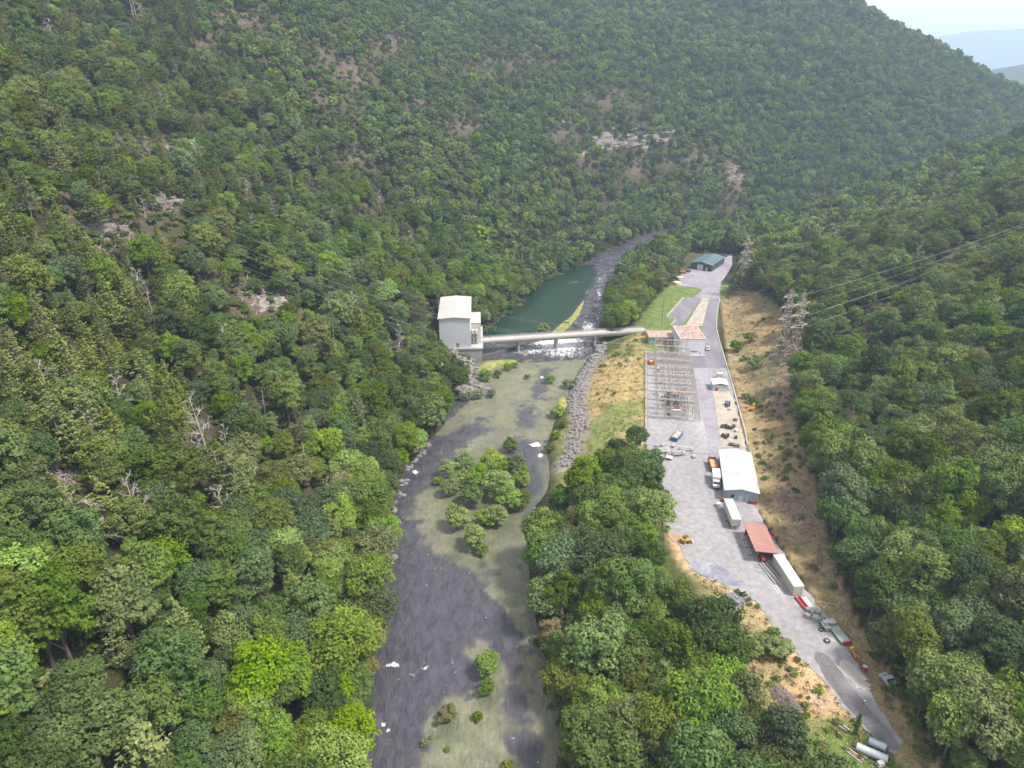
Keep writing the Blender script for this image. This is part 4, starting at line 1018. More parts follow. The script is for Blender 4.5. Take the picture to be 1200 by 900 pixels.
# ---- blue skip with a tan load
A, h, L = frame((789.5,517.5), (797.8,508)); t = thing('skip', 'blue open skip filled with tan rubble alone on the gravel lot', 'skip', (A.x, A.y, Z0), h)
W, L = 2.3, 6.2
for nm, bx_ in (('side_panel',(-W/2,-W/2+.1,0,L,.2,1.6)),('side_panel',(W/2-.1,W/2,0,L,.2,1.6)),('end_panel',(-W/2+.1,W/2-.1,0,.1,.2,1.6)),('end_panel',(-W/2+.1,W/2-.1,L-.1,L,.2,1.6))): MB().box(*bx_).build(nm, BLUE, t)
MB().box(-W/2-.05,-W/2+.12,-.05,L+.05,1.6,1.7).box(W/2-.12,W/2+.05,-.05,L+.05,1.6,1.7).build('rim', BLUE, t)
gr = random.Random(5); b = MB()
for k in range(70):
    b.cbox((gr.uniform(-.9,.9), gr.uniform(.3,L-.3), 1.25+gr.uniform(0,.35)), (gr.uniform(.2,.8), gr.uniform(.2,.8), gr.uniform(.15,.4)), rz=gr.uniform(0,3))
b.box(-W/2+.1,W/2-.1,.1,L-.1,.2,1.25); o = b.build('load', P('tan_rubble', (.52,.42,.28), .9, scale=2), t); o['kind'] = 'stuff'
x, y = G(764.5, 428, Z0); t = thing('skip', 'small orange skip inside the upper left corner of the substation fence', 'skip', (x, y, Z0), .1)
for nm, bx_ in (('side_panel',(-1.3,-1.2,0,2.6,.2,1.9)),('side_panel',(1.2,1.3,0,2.6,.2,1.9)),('end_panel',(-1.2,1.2,0,.1,.2,1.9)),('end_panel',(-1.2,1.2,2.5,2.6,.2,1.9))): MB().box(*bx_).build(nm, ORANGE, t)
MB().box(-1.2,1.2,.1,2.5,.2,1.3).build('load', CREAM, t)

# ---- skid loader on the dirt
x, y = G(803, 635.5, Z0); t = thing('skid_loader', 'yellow and black skid loader on sandy dirt at the wood edge', 'loader', (x, y, Z0), -1.45)
MB().xprism([(-1.2,.4),(1.1,.4),(1.1,1.0),(-.2,1.1),(-.3,1.5),(-1.2,1.5)], -.6, .6).build('body', YEL, t)
c_ = MB()
for sx in (-.5,.5):
    for sy in (-.5,.55): c_.box(sx-.05,sx+.05,sy-.05,sy+.05,1.0,2.05)
c_.build('cab_frame', DKST, t); MB().box(-.58,.58,-.6,.65,2.05,2.15).build('cab_roof', DKST, t); MB().box(-.3,.3,-.4,.1,1.1,1.5).build('seat', DKST, t)
for sx in (-.78,.78):
    MB().rod((sx,-1.0,1.5),(sx,1.2,1.35),.09).rod((sx,1.2,1.35),(sx,1.8,.55),.09).build('lift_arm', YEL, t)
    wheel(t, sx, -.75, .42, .3); wheel(t, sx, .65, .42, .3)
MB().xprism([(1.7,.1),(2.4,.1),(2.4,.16),(1.85,.25),(1.8,.8),(1.7,.8)], -.95, .95).build('bucket', CREAM, t)

# ---- junk along the right edge of the lane
def px_thing(name, label, cat, px, py, rz=0, z=Z0, group=None):
    x, y = G(px, py, z); return thing(name, label, cat, (x, y, z), rz, group)
HD = frame((985,757),(940,700))[1]
t = px_thing('steel_trough', 'dark red open steel trough lying below the cream container', 'trough', 939, 707, HD)
MB().box(-.6,.6,-2.2,2.2,0,.08).build('floor', RED, t)
for s in (-.6,.6): MB().box(s-.05,s+.05,-2.2,2.2,.08,.6).build('side', RED, t)
t = px_thing('panel_stack', 'flat white and grey panels stacked beside the dark red trough', 'panels', 946, 707.5, HD)
for k in range(4): MB().box(-.7+.04*k,.7-.02*k,-2.0+.1*k,2.0-.06*k,.12*k+.02,.12*k+.11).build('panel', WHITEM if k%2 else CREAM, t)
for k, (a_, b_, s_, lb, m_) in enumerate([(946.5,716,.65,'light grey crate between the panel stack and flat crate',CONC),(957,718,.95,'wide pale crate at the slope edge, nearest the panel stack',CREAM),(946,723.5,.7,'dark grey crate on the lane side of the junk row',STEEL),(955,726,.8,'grey crate just above the flatbed wreck',STEEL),(951,720,.45,'smallest white crate amid the grey crates',WHITEM)]):
    t = px_thing('crate', lb, 'crate', a_, b_, HD + .3*k, group='crates in the junk row')
    MB().box(-s_*.7,s_*.7,-s_*.8,s_*.8,.1,.75+.1*k).build('body', m_, t); MB().box(-s_*.74,s_*.74,-s_*.84,s_*.84,.76+.1*k,.84+.1*k).build('lid', CONC, t)
    for q in (-.5,.5): MB().box(-s_*.7,s_*.7,q*s_-.06,q*s_+.06,0,.1).build('skid', WOOD, t)
t = px_thing('flatbed_wreck', 'wheelless grey-green flatbed wreck in the middle of the junk row', 'wreck', 983, 745, HD)
MB().box(-1.2,1.2,-2.8,2.6,.55,.7).build('bed', P('faded_green', (.24,.30,.26), .7), t); 
for s in (-.5,.5): MB().box(s-.08,s+.08,-3.2,4.4,.3,.54).build('rail', DKST, t)
MB().box(-.9,.9,2.7,4.2,.55,1.4).build('engine', STEEL, t); MB().box(-1.1,1.1,-3.2,-2.9,.4,1.3).build('headboard', RED, t)
for x in (-1.05,1.05): wheel(t, x, 3.4, .5, .3)
t = px_thing('forklift', 'old white and grey forklift with one red wheel in junk row', 'forklift', 966, 735, HD)
MB().box(-.7,.7,-1.3,.9,.4,1.1).build('body', WHITEM, t); MB().box(-.6,.6,-1.5,-1.3,.3,1.2).build('counterweight', STEEL, t)
for s in (-.3,.3): MB().box(s-.06,s+.06,.9,1.05,.1,2.2).build('mast', DKST, t); MB().box(s-.07,s+.07,1.05,2.2,.1,.18).build('fork', DKST, t)
MB().box(-.6,.6,-.8,.4,1.95,2.05).build('roof', STEEL, t)
for s in (-.55,.55):
    MB().rod((s,-.7,1.1),(s,-.7,1.95),.04).rod((s,.3,1.1),(s,.3,1.95),.04).build('roof_post', DKST, t); wheel(t, s*1.3, -.8, .4, .28); wheel(t, s*1.3, .6, .45, .3)
tyre(974.5, 736, 1.0, 'large black tractor tyre on the slope side of junk row')
tyre(969, 751.5, .75, 'rusty rimmed tyre alone on the lane below the forklift')
tyre(962, 738.5, .6, 'small tyre leaning by the red wheel of the forklift')
t = px_thing('plough', 'yellow and rust red farm plough at the lower junk row', 'plough', 1000, 768, HD)
MB().rod((-.6,-1.5,.8),(.6,1.8,.8),.1).rod((.6,-1.2,.6),(-.4,1.4,.6),.08).build('frame', YEL, t)
for k in range(4): MB().xprism([(-1.2+.8*k,.1),(-.6+.8*k,.1),(-.8+.8*k,.8),(-.95+.8*k,.8)], -.3+.1*k, -.2+.1*k).build('blade', P('rust', (.25,.08,.04), .9), t)
MB().box(-.2,.6,.8,1.4,.8,1.3).build('seat_box', YEL, t)
t = px_thing('harrow', 'dark red narrow harrow frame below the yellow plough', 'harrow', 1006.5, 777.5, HD)
for s in (-.5,.5): MB().rod((s,-2,.35),(s,2,.35),.07).build('rail', RED, t)
for k in range(6): MB().rod((-.5,-1.8+.7*k,.35),(.5,-1.8+.7*k,.35),.05).build('crossbar', RED, t)
for k in range(6): MB().rod((.3,-1.8+.7*k,.35),(.3,-1.8+.7*k,0),.035).build('tine', DKST, t)
t = px_thing('oil_drum', 'white-topped red drum at the lowest end of the junk row', 'drum', 1012.5, 784.5, 0)
MB().lathe([(.5,0),(.5,.45),(.53,.47),(.5,.5),(.5,.95)], 14).build('barrel', RED, t); MB().lathe([(.1,.96),(.48,.96),(.5,1.0),(.1,1.02)], 14).build('lid', WHITEM, t)
# steel beams between shed and container
for k in range(7):
    a_ = (896+2.9*k*.9 - 3, 664.5 + .3*k); t = px_thing('steel_beam', f'{["leftmost","second","third","fourth","fifth","sixth","rightmost"][k]} rusty steel beam of the row beside cream container', 'beam', a_[0]+6, a_[1]+8, frame((914,684),(893,659))[1] + .03*(k%3-1), group='steel beams beside the container')
    Lb = 4.2 + .5*((k*5)%3); q = MB().box(-.13,.13,-Lb,Lb,.1,.13).box(-.13,.13,-Lb,Lb,.35,.38).box(-.02,.02,-Lb,Lb,.13,.35); q.build('flange', P('beam_brown', (.16,.13,.12), .8) if k%2 else STEEL, t)
    for s in (-2,2): MB().box(-.3,.3,s-.08,s+.08,0,.1).build('bearer', WOOD, t)
for k, (a_, b_) in enumerate([(894,672),(889,664)]):
    t = px_thing('scrap_frame', ['bent grey steel frame on the lane left of beam row','rusty frame under the lower left corner of red roof'][k], 'scrap', a_, b_, .7+.5*k)
    for s in (-.5,.5): MB().rod((s,-1.2,.12),(s,1.2,.2),.07).build('rail', STEEL, t)
    for s in (-1,0,1): MB().rod((-.5,s,.15),(.5,s,.15),.05).build('crossbar', STEEL, t)
t = px_thing('white_planks', 'two pale boards lying on the lane below the beam row', 'boards', 910, 691, HD)
for s in (-.4,.3): MB().box(s,s+.25,-1.6,1.6,.02,.1).build('plank', WHITEM, t)

# ---- derelict truck by the right wood
A, h, L = frame((1053,818.5), (1037.5,800.5)); gx, gy = (A.x, A.y); zt = hgt(gx, gy) + .05
t = thing('derelict_pickup', 'derelict silver pickup with teal bed at foot of right wood', 'pickup', (gx, gy, zt), h); L = 5.4
MB().xprism([(3.2,.45),(5.5,.45),(5.5,1.0),(4.6,1.15),(4.1,1.75),(3.2,1.75)], -.95, .95).build('cab', P('silver_blue', (.42,.46,.50), .4), t)
MB().xprism([(4.14,1.74),(4.64,1.16),(4.70,1.18),(4.2,1.8)], -.8, .8).build('windscreen', GLASS, t); MB().box(-.8,.8,3.13,3.2,1.15,1.65).build('rear_window', GLASS, t)
MB().box(-.95,-.87,0,3.15,.5,1.2).box(.87,.95,0,3.15,.5,1.2).box(-.87,.87,0,.08,.5,1.2).build('bed_side', P('silver_teal', (.30,.42,.44), .5), t)
MB().box(-.87,.87,.08,3.12,.5,.65).build('bed', P('teal_bed', (.10,.30,.30), .6), t); MB().box(-.6,.6,1.2,2.2,.65,1.0).build('load', DKST, t)
for x in (-.85,.85):
    for yy_ in (.8,4.5): wheel(t, x, yy_, .4, .25)
# ---- big pipes
def pipe(label, a, b, r, z=Z0, rings=0):
    A = Vector(G(*a, z+r)); B = Vector(G(*b, z+r)); d = B - A; h = math.atan2(d.y, d.x); L = d.length
    o = thing('steel_pipe', label, 'pipe', (A.x, A.y, z), h)
    n = 20; q = MB(); vs = []; fs = []
    for x_ in (0, L):
        for rr_ in (r, r*.93):
            for k in range(n): vs.append((x_, rr_*math.cos(6.2832*k/n), r + rr_*math.sin(6.2832*k/n)))
    for k in range(n):
        j = (k+1) % n; fs += [(k, j, 2*n+j, 2*n+k), (n+j, n+k, 3*n+k, 3*n+j), (k, n+k, n+j, j), (2*n+k, 2*n+j, 3*n+j, 3*n+k)]
    q.add(vs, fs); q.build('shell', P('grey_pipe', (.40,.43,.48), .45, .2, var=.15, scale=.6), o, smooth=False)
    for x_ in ([.05, L*.5, L-.1] if rings else [.05, L-.1]):
        q = MB(); vs = []
        for xx in (x_-.06, x_+.06):
            for k in range(n): vs.append((xx, (r+.03)*math.cos(6.2832*k/n), r + (r+.03)*math.sin(6.2832*k/n)))
        q.add(vs, [(k, (k+1) % n, n+(k+1) % n, n+k) for k in range(n)]); q.build('joint_ring', STEEL, o)
    return o
pipe('longer front grey steel pipe beside the ivy-covered pole, bottom right', (1003.5,874.5), (1040,890), .82, rings=1)
pipe('shorter rear grey steel pipe behind the longer grey pipe', (1018,868), (1038,876.5), .80)
t = px_thing('gas_tank', 'small upright whitish tank panel below the grey pipes', 'tank', 1031, 897, .3)
MB().box(-.8,.8,-.5,.5,.1,.5).build('base', CONC, t); MB().box(-.6,.6,-.4,.4,.5,1.0).build('body', CREAM, t)
def bundle(label, a, b, n, mats):
    A = Vector(G(*a, Z0)); B = Vector(G(*b, Z0)); d = B - A; h = math.atan2(d.y, d.x); L = d.length; gr = random.Random(n)
    o = thing('rail_bundle', label, 'rails', (A.x, A.y, Z0), h)
    for k in range(n):
        x0 = gr.uniform(0, .5); MB().box(x0, L - gr.uniform(0, .6), -.5+k*.28, -.36+k*.28, .08+.1*(k%2), .24+.1*(k%2)).build('rail', mats[k % len(mats)], o)
    for x0 in (L*.25, L*.75): MB().box(x0-.08, x0+.08, -.6, -.3+n*.28, 0, .08).build('bearer', WOOD, o)
bundle('bundle of purple-brown rails on the grass left of the ivy pole', (980,848), (996,860), 5, [P('rail_rust', (.22,.12,.11), .8), WHITEM, DKST])
bundle('mixed white and rusty rail bundle just left of grey pipes', (993.5,879.5), (1012,894), 7, [WHITEM, P('rail_rust', (.22,.12,.11), .8), P('rail_orange', (.34,.14,.08), .8)])

# ---- brush pile
x, y = G(921, 820, Z0); gr = random.Random(9); b = MB()
for k in range(520):
    r_ = gr.random() ** .6; a_ = gr.uniform(0, 6.28); cx_, cy_ = r_*1.6*math.cos(a_)*1.2, r_*3.6*math.sin(a_); zc_ = (1-r_)*1.1 + .05
    d_ = Vector((gr.gauss(-.1,.35), gr.gauss(.9,.4), gr.gauss(0,.12))).normalized() * gr.uniform(.5,1.4)
    b.rod(Vector((cx_,cy_,zc_)) - d_, Vector((cx_,cy_,zc_)) + d_, gr.uniform(.03,.08), 4, cap=False)
o = b.build('brush_pile', P('grey_brush', (.27,.215,.20), .9), kind='stuff'); o.location = (x, y, Z0); o.rotation_euler = (0,0,.35)

# ---- storage pad: reels, pallets, drums
gr = random.Random(21)
def reel(px, py, r, label, axis_up=False):
    o = px_thing('cable_reel', label, 'reel', px, py, gr.uniform(0,3), group='black cable reels on the tan pad')
    for yv in (-.35,.35): MB().lathe([(.1,-.05),(r,-.05),(r,.05),(.1,.05)], 14, (0,yv,r), 'y').build('flange', DKST, o)
    MB().lathe([(r*.6,-.3),(r*.6,.3)], 12, (0,0,r), 'y').build('drum', RUBBER, o)
SPOTS = [(846.5,500.5,'leftmost'),(850,500,'second'),(852.5,501.5,'third'),(856.5,502,'fourth'),(859.5,500.5,'rightmost')]
for i_, (a_, b_, w_) in enumerate(SPOTS): reel(a_, b_+1, .75, f'{w_} black cable reel of the upper row on tan pad')
for i_, (a_, b_, w_) in enumerate([(847,511,'leftmost'),(850.5,513,'second'),(852.5,510.5,'third'),(862,513,'rightmost')]): reel(a_, b_+1, .7, f'{w_} black cable reel of the lower row on tan pad')
for i_, (a_, b_) in enumerate([(855,521),(858,521.5),(861.5,522.5),(865,523)]):
    t = px_thing('black_drum', f'{["leftmost","second","third","rightmost"][i_]} black drum close behind the white warehouse', 'drum', a_, b_+1, 0, group='black drums behind the warehouse'); MB().lathe([(.5,0),(.5,.5),(.53,.52),(.5,.55),(.5,1.1)], 10).build('barrel', RUBBER, t); MB().lathe([(.46,1.1),(.46,1.14)], 10).build('lid', DKST, t)
for i_, (a_, b_, lb) in enumerate([(855,480.5,'pale pallet stack near the small white box house on tan pad'),(863,506,'white-wrapped pallet right of the black reels'),(861.5,493,'dark pallet load beside the kerb on tan pad')]):
    t = px_thing('pallet', lb, 'pallet', a_, b_, .2*i_)
    for k in range(5): MB().box(-.6,.6,-.6+.26*k,-.44+.26*k,.1,.14).build('slat', WOOD, t)
    for s in (-.5,0,.5): MB().box(s-.05,s+.05,-.6,.6,0,.1).build('bearer', WOOD, t)
    MB().box(-.55,.55,-.55,.55,.14,.9).build('load', [CREAM,WHITEM,DKST][i_], t)
A, h, L = frame((852.5,475.5), (851.5,469.5)); tractor('tractor', 'small blue tractor parked on the tan pad below white box house', (A.x, A.y, Z0), h+math.pi, P('dull_blue', (.06,.09,.22), .5), 1.0)

# ---- sedan on the road
def car(name, label, a, b, m, s=1.0, z=Z0+.06):
    A, h, L = frame(a, b); o = thing(name, label, 'car', (A.x, A.y, z), h); o.scale = (s, s, s)
    MB().xprism([(-2.1,.35),(2.1,.35),(2.15,.7),(1.95,.9),(1.0,.98),(-1.3,1.0),(-2.1,.95),(-2.18,.6)], -.85, .85).build('body', m, o)
    MB().xprism([(-1.5,.98),(1.0,.98),(.35,1.42),(-.9,1.45)], -.72, .72).build('window_band', GLASS, o)
    MB().box(-.68,.68,-.88,.38,1.44,1.48).build('roof', m, o)
    for x in (-.78,.78):
        for yv in (-1.35,1.35): wheel(o, x, yv, .33, .2)
    for x in (-.6,.6): MB().box(x-.15,x+.15,2.12,2.18,.6,.75).build('headlight', CREAM, o); MB().box(x-.15,x+.15,-2.2,-2.14,.65,.8).build('tail_light', RED, o)
    return o
car('parked_car', 'small white car on the road right of the grey control building', (829.3,409.5), (829,400), WHITEM)
car('parked_car', 'blue car parked beyond the far dark green shop building', (851,300.5), (855,298.5), BLUE, 1.0)
# ------------------------------------------------------------------ control building, brick building, box house, far shop
def vents(o, x0, x1, z0, z1, y, n, m):
    for k in range(n):
        xx = x0 + (x1-x0)*k/n; MB().box(xx+.08, xx+(x1-x0)/n-.08, y-.06, y-.01, z0, z1).build('vent', m, o)
A, h, L = frame((795,416.5), (794.3,404)); h = -.02
t = thing('control_building', 'tall windowless grey building with rust-stained flat roof above the substation', 'building', (A.x, A.y, Z0), h)
W, D, HH = 11.8, 17.5, 8.2
MB().box(0,W,0,D,0,HH).build('wall', WALLG, t)
r = MB().box(.35,W-.35,.35,D-.35,HH,HH+.12).build('roof', RUSTR, t)
for bx_ in ((-.1,W+.1,-.1,.35),(-.1,W+.1,D-.35,D+.1),(-.1,.35,.35,D-.35),(W-.35,W+.1,.35,D-.35)): MB().box(*bx_, HH-.05, HH+.3).build('parapet', P('pale_parapet', (.45,.41,.38), .8), t)
vents(t, 5.6, 8.6, 1.7, 2.3, 0, 5, DKST)
w = MB().box(9.6,10.6,-.08,-.01,.05,2.2).build('door', WHITEM, t); MB().box(10.4,10.48,-.12,-.08,1,1.15).build('handle', DKST, w)
MB().box(.6,2.6,-.5,-.01,2.0,2.15).build('canopy', WHITEM, t)
MB().box(-.9,W+1.0,-1.2,-.01,0,.35).build('plinth', CONC, t)
for k in range(3): MB().rod((3+2.2*k, D*.3+k, HH+.12),(3+2.2*k, D*.3+k, HH+.8), .22, 8).build('roof_vent', STEEL, t)
for k in range(1,4): MB().box(W*k/4-.06, W*k/4+.06, -.05, -.01, .4, HH-.3).build('pilaster', WALLG, t)
A, h, L = frame((760,404), (760,394))
t = thing('brick_building', 'low brick building with rusty flat roof and teal end panel', 'building', (A.x, A.y, Z0), -.02)
W, D, HH = 12.4, 8.5, 3.9
MB().box(0,W,0,D,0,2.2).build('wall', BRICK, t); MB().box(0,W,0,D,2.2,HH).build('upper_wall', P('faded_grey_panel', (.40,.38,.34), .8), t)
MB().box(-.25,W+.25,-.3,D+.25,HH,HH+.3).build('roof', RUSTR, t); MB().box(-.3,W+.3,-.36,-.3,HH-.1,HH+.32).build('fascia', CREAM, t)
MB().box(.1,4.2,-.06,-.01,.9,3.6).build('teal_panel', TEAL, t)
for k in range(6):
    w = MB().box(4.7+k*1.15,5.7+k*1.15,-.08,-.01,2.5,3.4).build('window', GLASS, t); MB().box(4.62+k*1.15,4.7+k*1.15,-.1,-.01,2.4,3.5).build('frame', CREAM, w)
MB().rod((9.5,4,HH+.3),(9.5,4,HH+1.1),.3,8).build('roof_vent', STEEL, t)
A, h, L = frame((835,458), (834,450))
t = thing('box_house', 'small white-roofed box house beside the kerb on tan pad', 'building', (A.x, A.y, Z0), h*.5)
W, D, HH = 6.0, 5.6, 2.8
MB().box(0,W,0,D,0,HH).build('wall', P('grey_white_wall', (.50,.49,.50), .7), t)
MB().prism([(-.3,HH),(W/2,HH+.7),(W+.3,HH),(W+.3,HH+.12),(W/2,HH+.85),(-.3,HH+.12)], -.3, D+.3).build('roof', ROOFW, t)
MB().box(.9,2.2,-.07,-.01,.1,1.6).build('red_locker', RED, t)
w = MB().box(3.6,4.5,-.07,-.01,.05,2.1).build('door', WHITEM, t); MB().box(4.3,4.37,-.12,-.07,1,1.1).build('handle', DKST, w)
MB().box(W,W+.8,1,2.2,.3,1.3).build('cooling_unit', STEEL, t)
A, h, L = frame((840.5,444), (840,440))
t = thing('equipment_cabinet', 'white metal cabinet directly behind the small white box house', 'cabinet', (A.x, A.y, Z0), 0)
MB().box(0,2.4,0,1.6,.2,2.2).build('body', WHITEM, t); MB().box(-.1,2.5,-.1,1.7,2.2,2.3).build('lid', ROOFW, t)
for k in (0,1): MB().box(.1+1.15*k,1.1+1.15*k,-.05,-.01,.4,2.0).build('door', CREAM, t)
# far shop
A, h, L = frame((808,316), (820,305)); A = Vector(G(808.5, 315.5, Z0)); B = Vector(G(833.5,318.5,Z0)); C_ = Vector(G(848.5,308.5,Z0)); h = math.atan2(C_.y-B.y, C_.x-B.x) - math.pi/2; L0 = (B-A).length; A = B - Vector((math.cos(h), math.sin(h))) * L0
t = thing('shop_building', 'dark green metal shop with slate roof at the far end', 'building', (A.x, A.y, Z0), h + .0)
W = (B-A).length; D = min((C_-B).length, 34); HH = 4.2; RG = 5.6
print('shop', W, D, h)
MB().box(0,W,0,.15,0,HH).box(0,W,D-.15,D,0,HH).box(0,.15,.15,D-.15,0,HH).box(W-.15,W,.15,D-.15,0,HH).prism([(0,HH),(W,HH),(W/2,RG-.05)], 0, .15).prism([(0,HH),(W,HH),(W/2,RG-.05)], D-.15, D).build('wall', GREEND, t)
for s in (0,1):
    x0, x1, z0, z1 = (-.4,W/2,HH-.05,RG) if s == 0 else (W/2,W+.4,RG,HH-.05)
    r = MB().prism([(x0,z0),(x1,z1),(x1,z1+.12),(x0,z0+.12)], -.5, D+.5).build('roof_panel', GREENR, t)
    q = MB()
    for k in range(14): q.prism([(x0,z0+.12),(x1,z1+.12),(x1,z1+.18),(x0,z0+.18)], k*D/14, k*D/14+.1)
    q.build('seam', GREENR, r)
MB().prism([(W/2-.3,RG+.05),(W/2,RG+.22),(W/2+.3,RG+.05)], -.52, D+.52).build('ridge_cap', GREENR, t)
d = MB().box(W*.30,W*.58,-.08,-.01,0,3.7).build('roller_door', WHITEM, t)
q = MB()
for k in range(9): q.box(W*.30,W*.58,-.11,-.08,.2+.4*k,.25+.4*k)
q.build('door_rib', CREAM, d)
w = MB().box(W*.72,W*.80,-.08,-.01,0,2.2).build('door', WHITEM, t); MB().box(W*.785,W*.792,-.13,-.08,1,1.15).build('handle', DKST, w)
for k in range(4): MB().box(W+.01,W+.07,3+k*D/4.5,5+k*D/4.5,1.6,2.8).build('window', GLASS, t)
# goods left of the far shop
for i_, (a_, b_, lb, m_, s_) in enumerate([(800,320,'rust brown container left of the far shop, farther one',P('rust', (.25,.08,.04), .9),2.2),(797,327,'pale yellow material heap left of the pavement near far shop',CREAM,2.4),(793,333,'lowest cream heap at the left edge of the far pavement',P('pale_yellow', (.62,.52,.36), .9),2.2),(806,318.5,'dark trailer right beside the left wall of far shop',DKST,1.8)]):
    t = px_thing('goods_stack', lb, 'stack', a_, b_, .3*i_)
    for k in range(3): MB().box(-s_+.1*k,s_-.2*k,-s_*.9,s_*.9-.2*k,.5*k+.05,.5*k+.5).build('layer', m_, t)
    for s in (-1,1): MB().box(s-.1,s+.1,-s_*.8,s_*.8,0,.05).build('bearer', WOOD, t)

# ------------------------------------------------------------------ substation
AX0 = Vector(G(791, 492, Z0)); AX1 = Vector(G(785, 418, Z0)); axd = (AX1-AX0); LL = axd.length; axd.normalize(); hS = math.atan2(axd.y, axd.x) - math.pi/2
print('substation length', LL)
def lattice_col(b, x, y, z0, z1, w, w2=None, n=6, r=.05):
    w2 = w if w2 is None else w2
    P0 = [(-1,-1),(1,-1),(1,1),(-1,1)]
    for k in range(n):
        t0, t1 = k/n, (k+1)/n; a0 = (w + (w2-w)*t0)/2; a1 = (w + (w2-w)*t1)/2; za, zb = z0+(z1-z0)*t0, z0+(z1-z0)*t1
        for i in range(4):
            p, q = P0[i], P0[(i+1)%4]
            b.rod((x+p[0]*a0,y+p[1]*a0,za),(x+p[0]*a1,y+p[1]*a1,zb), r, 4, cap=False)
            if (k+i) % 2: b.rod((x+p[0]*a0,y+p[1]*a0,za),(x+q[0]*a1,y+q[1]*a1,zb), r*.7, 3, cap=False)
            else: b.rod((x+q[0]*a0,y+q[1]*a0,za),(x+p[0]*a1,y+p[1]*a1,zb), r*.7, 3, cap=False)
            b.rod((x+p[0]*a1,y+p[1]*a1,zb),(x+q[0]*a1,y+q[1]*a1,zb), r*.7, 3, cap=False)
def lattice_beam(b, x0, x1, z, w, n=10, r=.05):
    P0 = [(-1,-1),(1,-1),(1,1),(-1,1)]
    for k in range(n):
        a, c = x0+(x1-x0)*k/n, x0+(x1-x0)*(k+1)/n
        for i in range(4):
            p, q = P0[i], P0[(i+1)%4]
            b.rod((a,p[0]*w/2,z+p[1]*w/2),(c,p[0]*w/2,z+p[1]*w/2), r, 4, cap=False)
            b.rod((a,p[0]*w/2,z+p[1]*w/2),(c,q[0]*w/2,z+q[1]*w/2), r*.7, 3, cap=False)
colm = MB(); lattice_col(colm, 0, 0, 0, 8.6, .6, .5, 6, .05); colm = colm.mesh('column', LATT)
bmm = MB(); lattice_beam(bmm, -7.6, 7.6, 8.4, .35, 12, .026); bmm = bmm.mesh('beam', LATT)
pk = MB(); lattice_col(pk, 0, 0, 8.6, 10.8, .5, .15, 3, .045); pk = pk.mesh('peak', LATT)
ins = MB()
ins.lathe([(.06,0),(.2,-.15),(.08,-.25),(.2,-.4),(.08,-.5),(.2,-.65),(.08,-.75),(.2,-.9),(.06,-1.1)], 6); insm = ins.mesh('insulator', CERAM)
def spawn(name, me, par, loc=(0,0,0)):
    o = bpy.data.objects.new(name, me); COL.objects.link(o); o.parent = par; o.location = loc; return o
NG = 9; words_ = ['nearest','second','third','fourth','fifth','sixth','seventh','eighth','farthest']
for k in range(NG):
    s = LL * k/(NG-1); c = AX0 + axd*s; wide = 1.0
    t = thing('switchyard_gantry', f'{words_[k]} steel lattice gantry of the substation, counted from the gravel lot', 'gantry', (c.x, c.y, Z0), hS, 'lattice gantries of the substation')
    for x in (-7.2,-4.4,-1.7,1.7,4.4,7.2):
        spawn('column', colm, t, (x,0,0))
    spawn('beam', bmm, t)
    if k % 2 == 0:
        for x in (-7.2, 7.2): spawn('peak', pk, t, (x,0,0))
    for x in (-5.9,-4.9,-3.9,-1.2,0,1.2,3.9,4.9,5.9): spawn('insulator', insm, t, (x,0,8.2))
# bus pipes along the yard
for i_, x in enumerate((-5.9,-4.9,-3.9,-1.2,0,1.2,3.9,4.9,5.9)):
    a_ = loc(AX0, hS, x, 0); t = thing('bus_line', f'{["leftmost","second","third","fourth","middle","sixth","seventh","eighth","rightmost"][i_]} long conductor strung under the substation gantries', 'conductor', (*a_, Z0), hS, 'conductors strung under the gantries')
    for k in range(NG-1):
        y0 = LL*k/(NG-1); y1 = LL*(k+1)/(NG-1); pts = [(0, y0+(y1-y0)*q/4, 7.8 - .5*math.sin(math.pi*q/4)) for q in range(5)]
        MB().path(pts, .045, 4).build('span', STEEL, t)
# disconnect switches on stands
sw_base = MB().box(-1.9,1.9,-.12,.12,3.0,3.2).mesh('crossbeam', LATT); sl_ = MB().box(-.12,.12,-.12,.12,0,3.0).mesh('leg', LATT)
si = MB().lathe([(.14,0),(.2,.2),(.1,.3),(.2,.5),(.1,.6),(.2,.8),(.1,1.1)], 6).mesh('insulator', CERAM); sb = MB().rod((0,-1,1.15),(0,1,1.15),.06,5).mesh('blade', STEEL)
sn = 0
for k in range(NG-1):
    for x in (-4.9, 0, 4.9):
        if k in (1,2) and x == 0: continue
        p_ = loc(AX0, hS, x, LL*(k+.5)/(NG-1)); sn += 1
        row_ = ['first','second','third','fourth','fifth','sixth','seventh','last'][k]; cw = {-4.9:'left',0:'middle',4.9:'right'}[x]
        t = thing('disconnect_switch', f'disconnect switch on a stand in the {cw} row, {row_} bay from gravel lot', 'switch', (*p_, Z0), hS, 'disconnect switches between the gantries')
        for s in (-1.7,1.7): spawn('leg', sl_, t, (s,0,0))
        spawn('crossbeam', sw_base, t)
        for s in (-1.5,0,1.5): spawn('insulator', si, t, (s,0,3.2)); spawn('blade', sb, t, (s,0,3.2))
